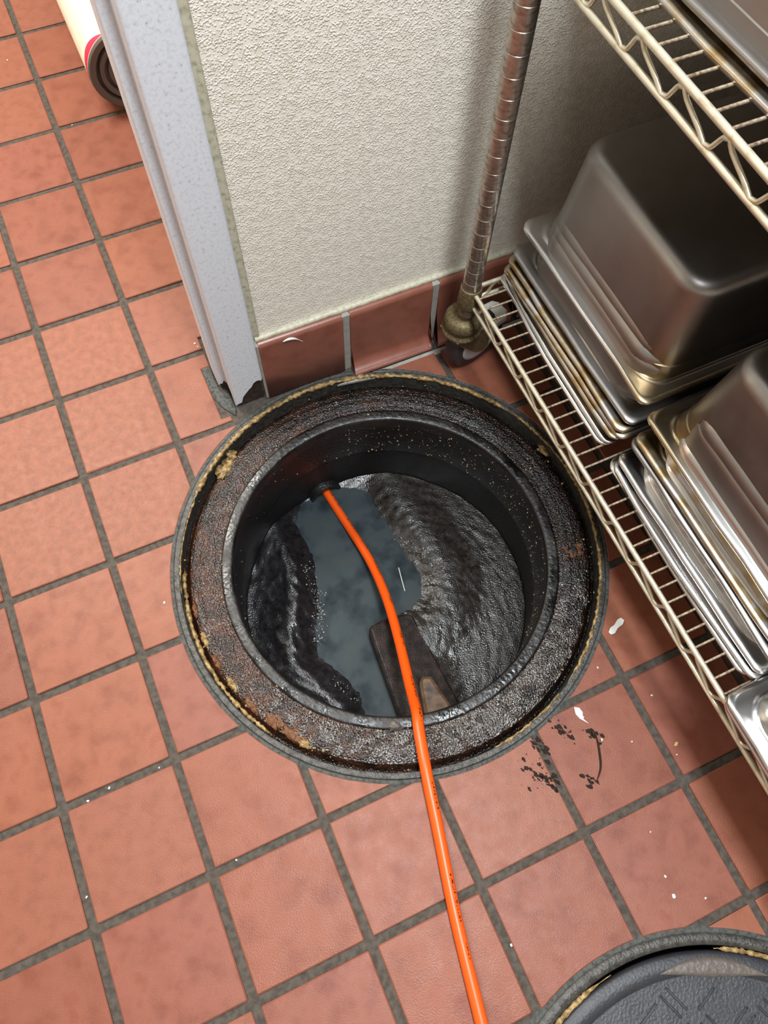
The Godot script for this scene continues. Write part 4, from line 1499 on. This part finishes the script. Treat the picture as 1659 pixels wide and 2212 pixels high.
func make_roll() -> void:
	var t := thing("mat_roll", "cream wrapped roll with red printed band and dark ringed end, lying behind the door frame", "roll", Vector3(0.345, 0.083, -0.482))
	var b := MB.new()
	b.lathe([[0.0770, -0.006], [0.0822, -0.006], [0.0828, -0.007], [0.0828, -0.55], [0.0770, -0.55]], 64, Vector3.ZERO, "z", true, [1, 2, 3, 4])
	part("wrapper", b.mesh(), M.label, t)
	var rd := MB.new()
	var rows := []
	for k in 28:
		var a := deg_to_rad(lerpf(112.0, 184.0, k / 27.0))
		var w := 0.020 * sin(PI * k / 27.0) + 0.001
		var row := PackedVector3Array()
		for q in [[0.0826, -0.0068], [0.0832, -0.0070], [0.0832, -0.0070 - w], [0.0826, -0.0074 - w]]:
			row.append(Vector3(q[0] * cos(a), q[0] * sin(a), q[1]))
		rows.append(row)
	rd.sheet(rows)
	part("red_band", rd.mesh("keep"), M.red, t)
	var d := MB.new()
	d.lathe([[0.0, -0.012], [0.012, -0.012], [0.014, -0.001], [0.0255, 0.0], [0.027, -0.010], [0.0325, -0.010], [0.034, -0.001], [0.043, 0.0], [0.0445, -0.011], [0.0500, -0.011], [0.0515, -0.0005], [0.0605, 0.0005], [0.0620, -0.012], [0.0668, -0.012], [0.0685, 0.001], [0.0800, 0.002], [0.0824, -0.001], [0.0824, -0.0055], [0.0765, -0.006], [0.0765, -0.05], [0.0, -0.05]], 64, Vector3.ZERO, "z", false, range(11, 33))
	part("ringed_end", d.mesh(), M.roll_dark, t)


func litter_blob(called: String, at: Vector3, size: Vector3, turn: float, m: Material, label: String, category: String, group: String, sd: int, rough := 0.5) -> void:
	var b := MB.new()
	blob(b, size.x, size.y, size.z, 12, 6, rough, sd)
	var o := obj(called, b.mesh(), m)
	o.position = at + Vector3(0, size.y * 0.7, 0)
	o.rotation.y = turn
	tag(o, label, category, group)


func flake(called: String, at: Vector3, outline: PackedVector2Array, curl: float, turn: float, m: Material, label: String, category: String) -> MeshInstance3D:
	# a curled scrap of paper: two skins a quarter of a millimetre apart
	var b := MB.new()
	b.prism(outline, 0.0, 0.0006, 0.0001)
	for k in b.v.size():
		var q := b.v[k]
		b.v[k] = Vector3(q.x, q.y + curl * q.x * q.x * 40.0 + 0.3 * curl * absf(q.z), q.z)
	var o := obj(called, b.mesh(), m)
	o.position = at
	o.rotation.y = turn
	tag(o, label, category)
	return o


func make_litter() -> void:
	flake("paper_scrap", Vector3(0.5590, 0.0006, 0.9900), PackedVector2Array([Vector2(-0.0085, -0.0055), Vector2(-0.001, -0.008), Vector2(0.0055, -0.004), Vector2(0.0075, 0.001), Vector2(0.010, 0.002), Vector2(0.009, 0.0045), Vector2(0.019, 0.0085), Vector2(0.005, 0.0068), Vector2(-0.003, 0.003)]), 0.12, -0.85, M.paper, "torn white paper scrap on the tile right of the open manhole, near the black smears", "scrap")
	flake("paper_scrap", Vector3(0.6790, 0.0006, 0.9010), PackedVector2Array([Vector2(-0.016, -0.003), Vector2(-0.008, -0.0055), Vector2(0.0, -0.004), Vector2(0.010, -0.006), Vector2(0.016, -0.004), Vector2(0.0165, 0.002), Vector2(0.010, 0.0045), Vector2(0.0, 0.003), Vector2(-0.010, 0.005), Vector2(-0.016, 0.002)]), 0.10, 0.35, M.paper, "crumpled grey-white scrap on the tile between the open manhole and the wire rack", "scrap")
	var cs := MB.new()
	var cp := PackedVector3Array()
	var cr := PackedFloat32Array()
	for k in 11:
		var f := k / 10.0
		cp.append(Vector3(0.376 + 0.032 * f, 0.141 + 0.004 * sin(f * PI) - 0.016 * f * f, 0.3030))
		cr.append(0.0004 + 0.0019 * sin(PI * minf(1.0, f * 1.15 + 0.05)))
	cs.tube(cp, cr, 6)
	tag(obj("plastic_sliver", cs.mesh(), M.white_plastic), "thin curved white sliver stuck to the first skirting tile beside the door frame", "scrap")
	var crumbs := [[-0.0242, 0.8118, 0.0013, true], [-0.1273, 0.8138, 0.0020, true], [-0.0958, 0.8094, 0.0020, true], [0.0350, 0.9688, 0.0015, true], [-0.1608, 0.9293, 0.0017, true], [0.6203, 0.9437, 0.0016, false], [0.6732, 1.0125, 0.0019, false], [0.5717, 1.0370, 0.0020, false], [0.6106, 1.0572, 0.0013, false], [0.5700, 1.1712, 0.0012, false], [0.5584, 1.2269, 0.0020, false], [0.5938, 1.2718, 0.0016, false], [0.3286, 1.2123, 0.0020, true], [0.6607, 1.0994, 0.0012, false], [0.1952, -0.4877, 0.0016, true], [0.1179, -0.7334, 0.0019, false], [0.2559, 0.1497, 0.0014, false], [0.0564, 0.5833, 0.0021, false], [0.2535, 0.1411, 0.0021, false], [0.5555, 1.2520, 0.0030, false]]
	var where := ["in the grout joint just below left of the open manhole", "in the grout joint left of the manhole, second from it", "in the grout joint between the two others left of the manhole", "in the grout joint below the manhole, left of the hose", "low in the long grout joint at the lower left", "on the tile corner between manhole rim and paper scrap", "on the tile nearest the shadow of the wire rack", "beside the top of the black grease strand", "on the tile right of the black grease strand", "on the tile above a dotted row of three", "at the top of the dotted row of crumbs", "alone on the tile nearest the rack's near end", "in the grout joint right of the hose, near the closed cover", "just below the yellowish food crumb", "in the grout joint near the wrapped roll", "on the far tile at the left edge", "beside the left foot of the door frame", "on the small cut tile left of the manhole", "just left of another by the door frame foot", "largest and lowest of the dotted row of crumbs"]
	for k in crumbs.size():
		var c: Array = crumbs[k]
		litter_blob("crumb", Vector3(c[0], -0.0002 - (0.0025 if c[3] else 0.0), c[1]), Vector3(c[2] * 0.8, c[2] * 0.45, c[2] * 1.05), k * 1.3, M.paper, "white crumb " + where[k], "crumb", "white crumbs on the tile floor", k)
	litter_blob("food_crumb", Vector3(0.6677, 0.0, 1.0863), Vector3(0.0045, 0.0016, 0.0024), 0.3, M.tan, "yellowish food crumb on the tile next to the shadow of the rack", "crumb", "", 60)
	# smears of black grease on the tiles right of the manhole
	var smears := [[0.4645, 1.0357, 0.0200], [0.5257, 1.0021, 0.0120], [0.5639, 1.0278, 0.0080], [0.5278, 1.0744, 0.0070], [0.4846, 1.0065, 0.0100], [0.4751, 1.0575, 0.0120]]
	for k in smears.size():
		var c: Array = smears[k]
		smear(c[0], c[1], c[2], k)
	var sp := smooth_curve([Vector3(0.5673, 0.0008, 1.0207), Vector3(0.5649, 0.0008, 1.0353), Vector3(0.5569, 0.0008, 1.0564), Vector3(0.5494, 0.0008, 1.0703), Vector3(0.5371, 0.0008, 1.0819)], 0.003)
	var sb := MB.new()
	var sr := PackedFloat32Array()
	for k in sp.size():
		sr.append(0.0006 + 0.0011 * sin(PI * k / (sp.size() - 1.0)))
	sb.tube(sp, sr, 6)
	tag(obj("grease_strand", sb.mesh(), M.grease), "thin curved black strand of grease on the tile below the torn white scrap", "grease")


func smear(x: float, z: float, s: float, k: int) -> void:
	# a cluster of thin greasy spots pressed onto the tile, one patch
	var b := MB.new()
	var r2 := RandomNumberGenerator.new()
	r2.seed = 400 + k
	for q in int(10 + s * 1300.0):
		var p := Vector3(r2.randfn(0, s * 0.45), 0.0, r2.randfn(0, s * 0.8))
		var w := 0.0005 + 0.0034 * pow(r2.randf(), 2.2)
		var n := 9
		var top := PackedVector3Array()
		var low := PackedVector3Array()
		var a0 := r2.randf() * TAU
		for j in n:
			var a := a0 + TAU * j / n
			var rr := w * r2.randf_range(0.4, 1.3)
			top.append(p + Vector3(cos(a) * rr * 0.8, 0.0006, sin(a) * rr * 1.3))
			low.append(p + Vector3(cos(a) * rr, 0.0, sin(a) * rr * 1.6))
		for j in n:
			b.quad(low[j], low[(j + 1) % n], top[(j + 1) % n], top[j], -1)
		b.fan(top, false, -1)
	var o := obj("grease_smear", b.mesh("up"), M.grease)
	o.position = Vector3(x, 0.0002, z)
	o.rotation.y = 0.45
	var at: String = ["beside the grout line right of the hose", "touching the torn white paper scrap", "at the start of the black strand", "at the end of the black strand", "close to the rim of the open manhole", "on the tile nearest the hose"][k]
	tag(o, "spotty black grease smear on the red tile, " + at, "grease", "black grease smears")
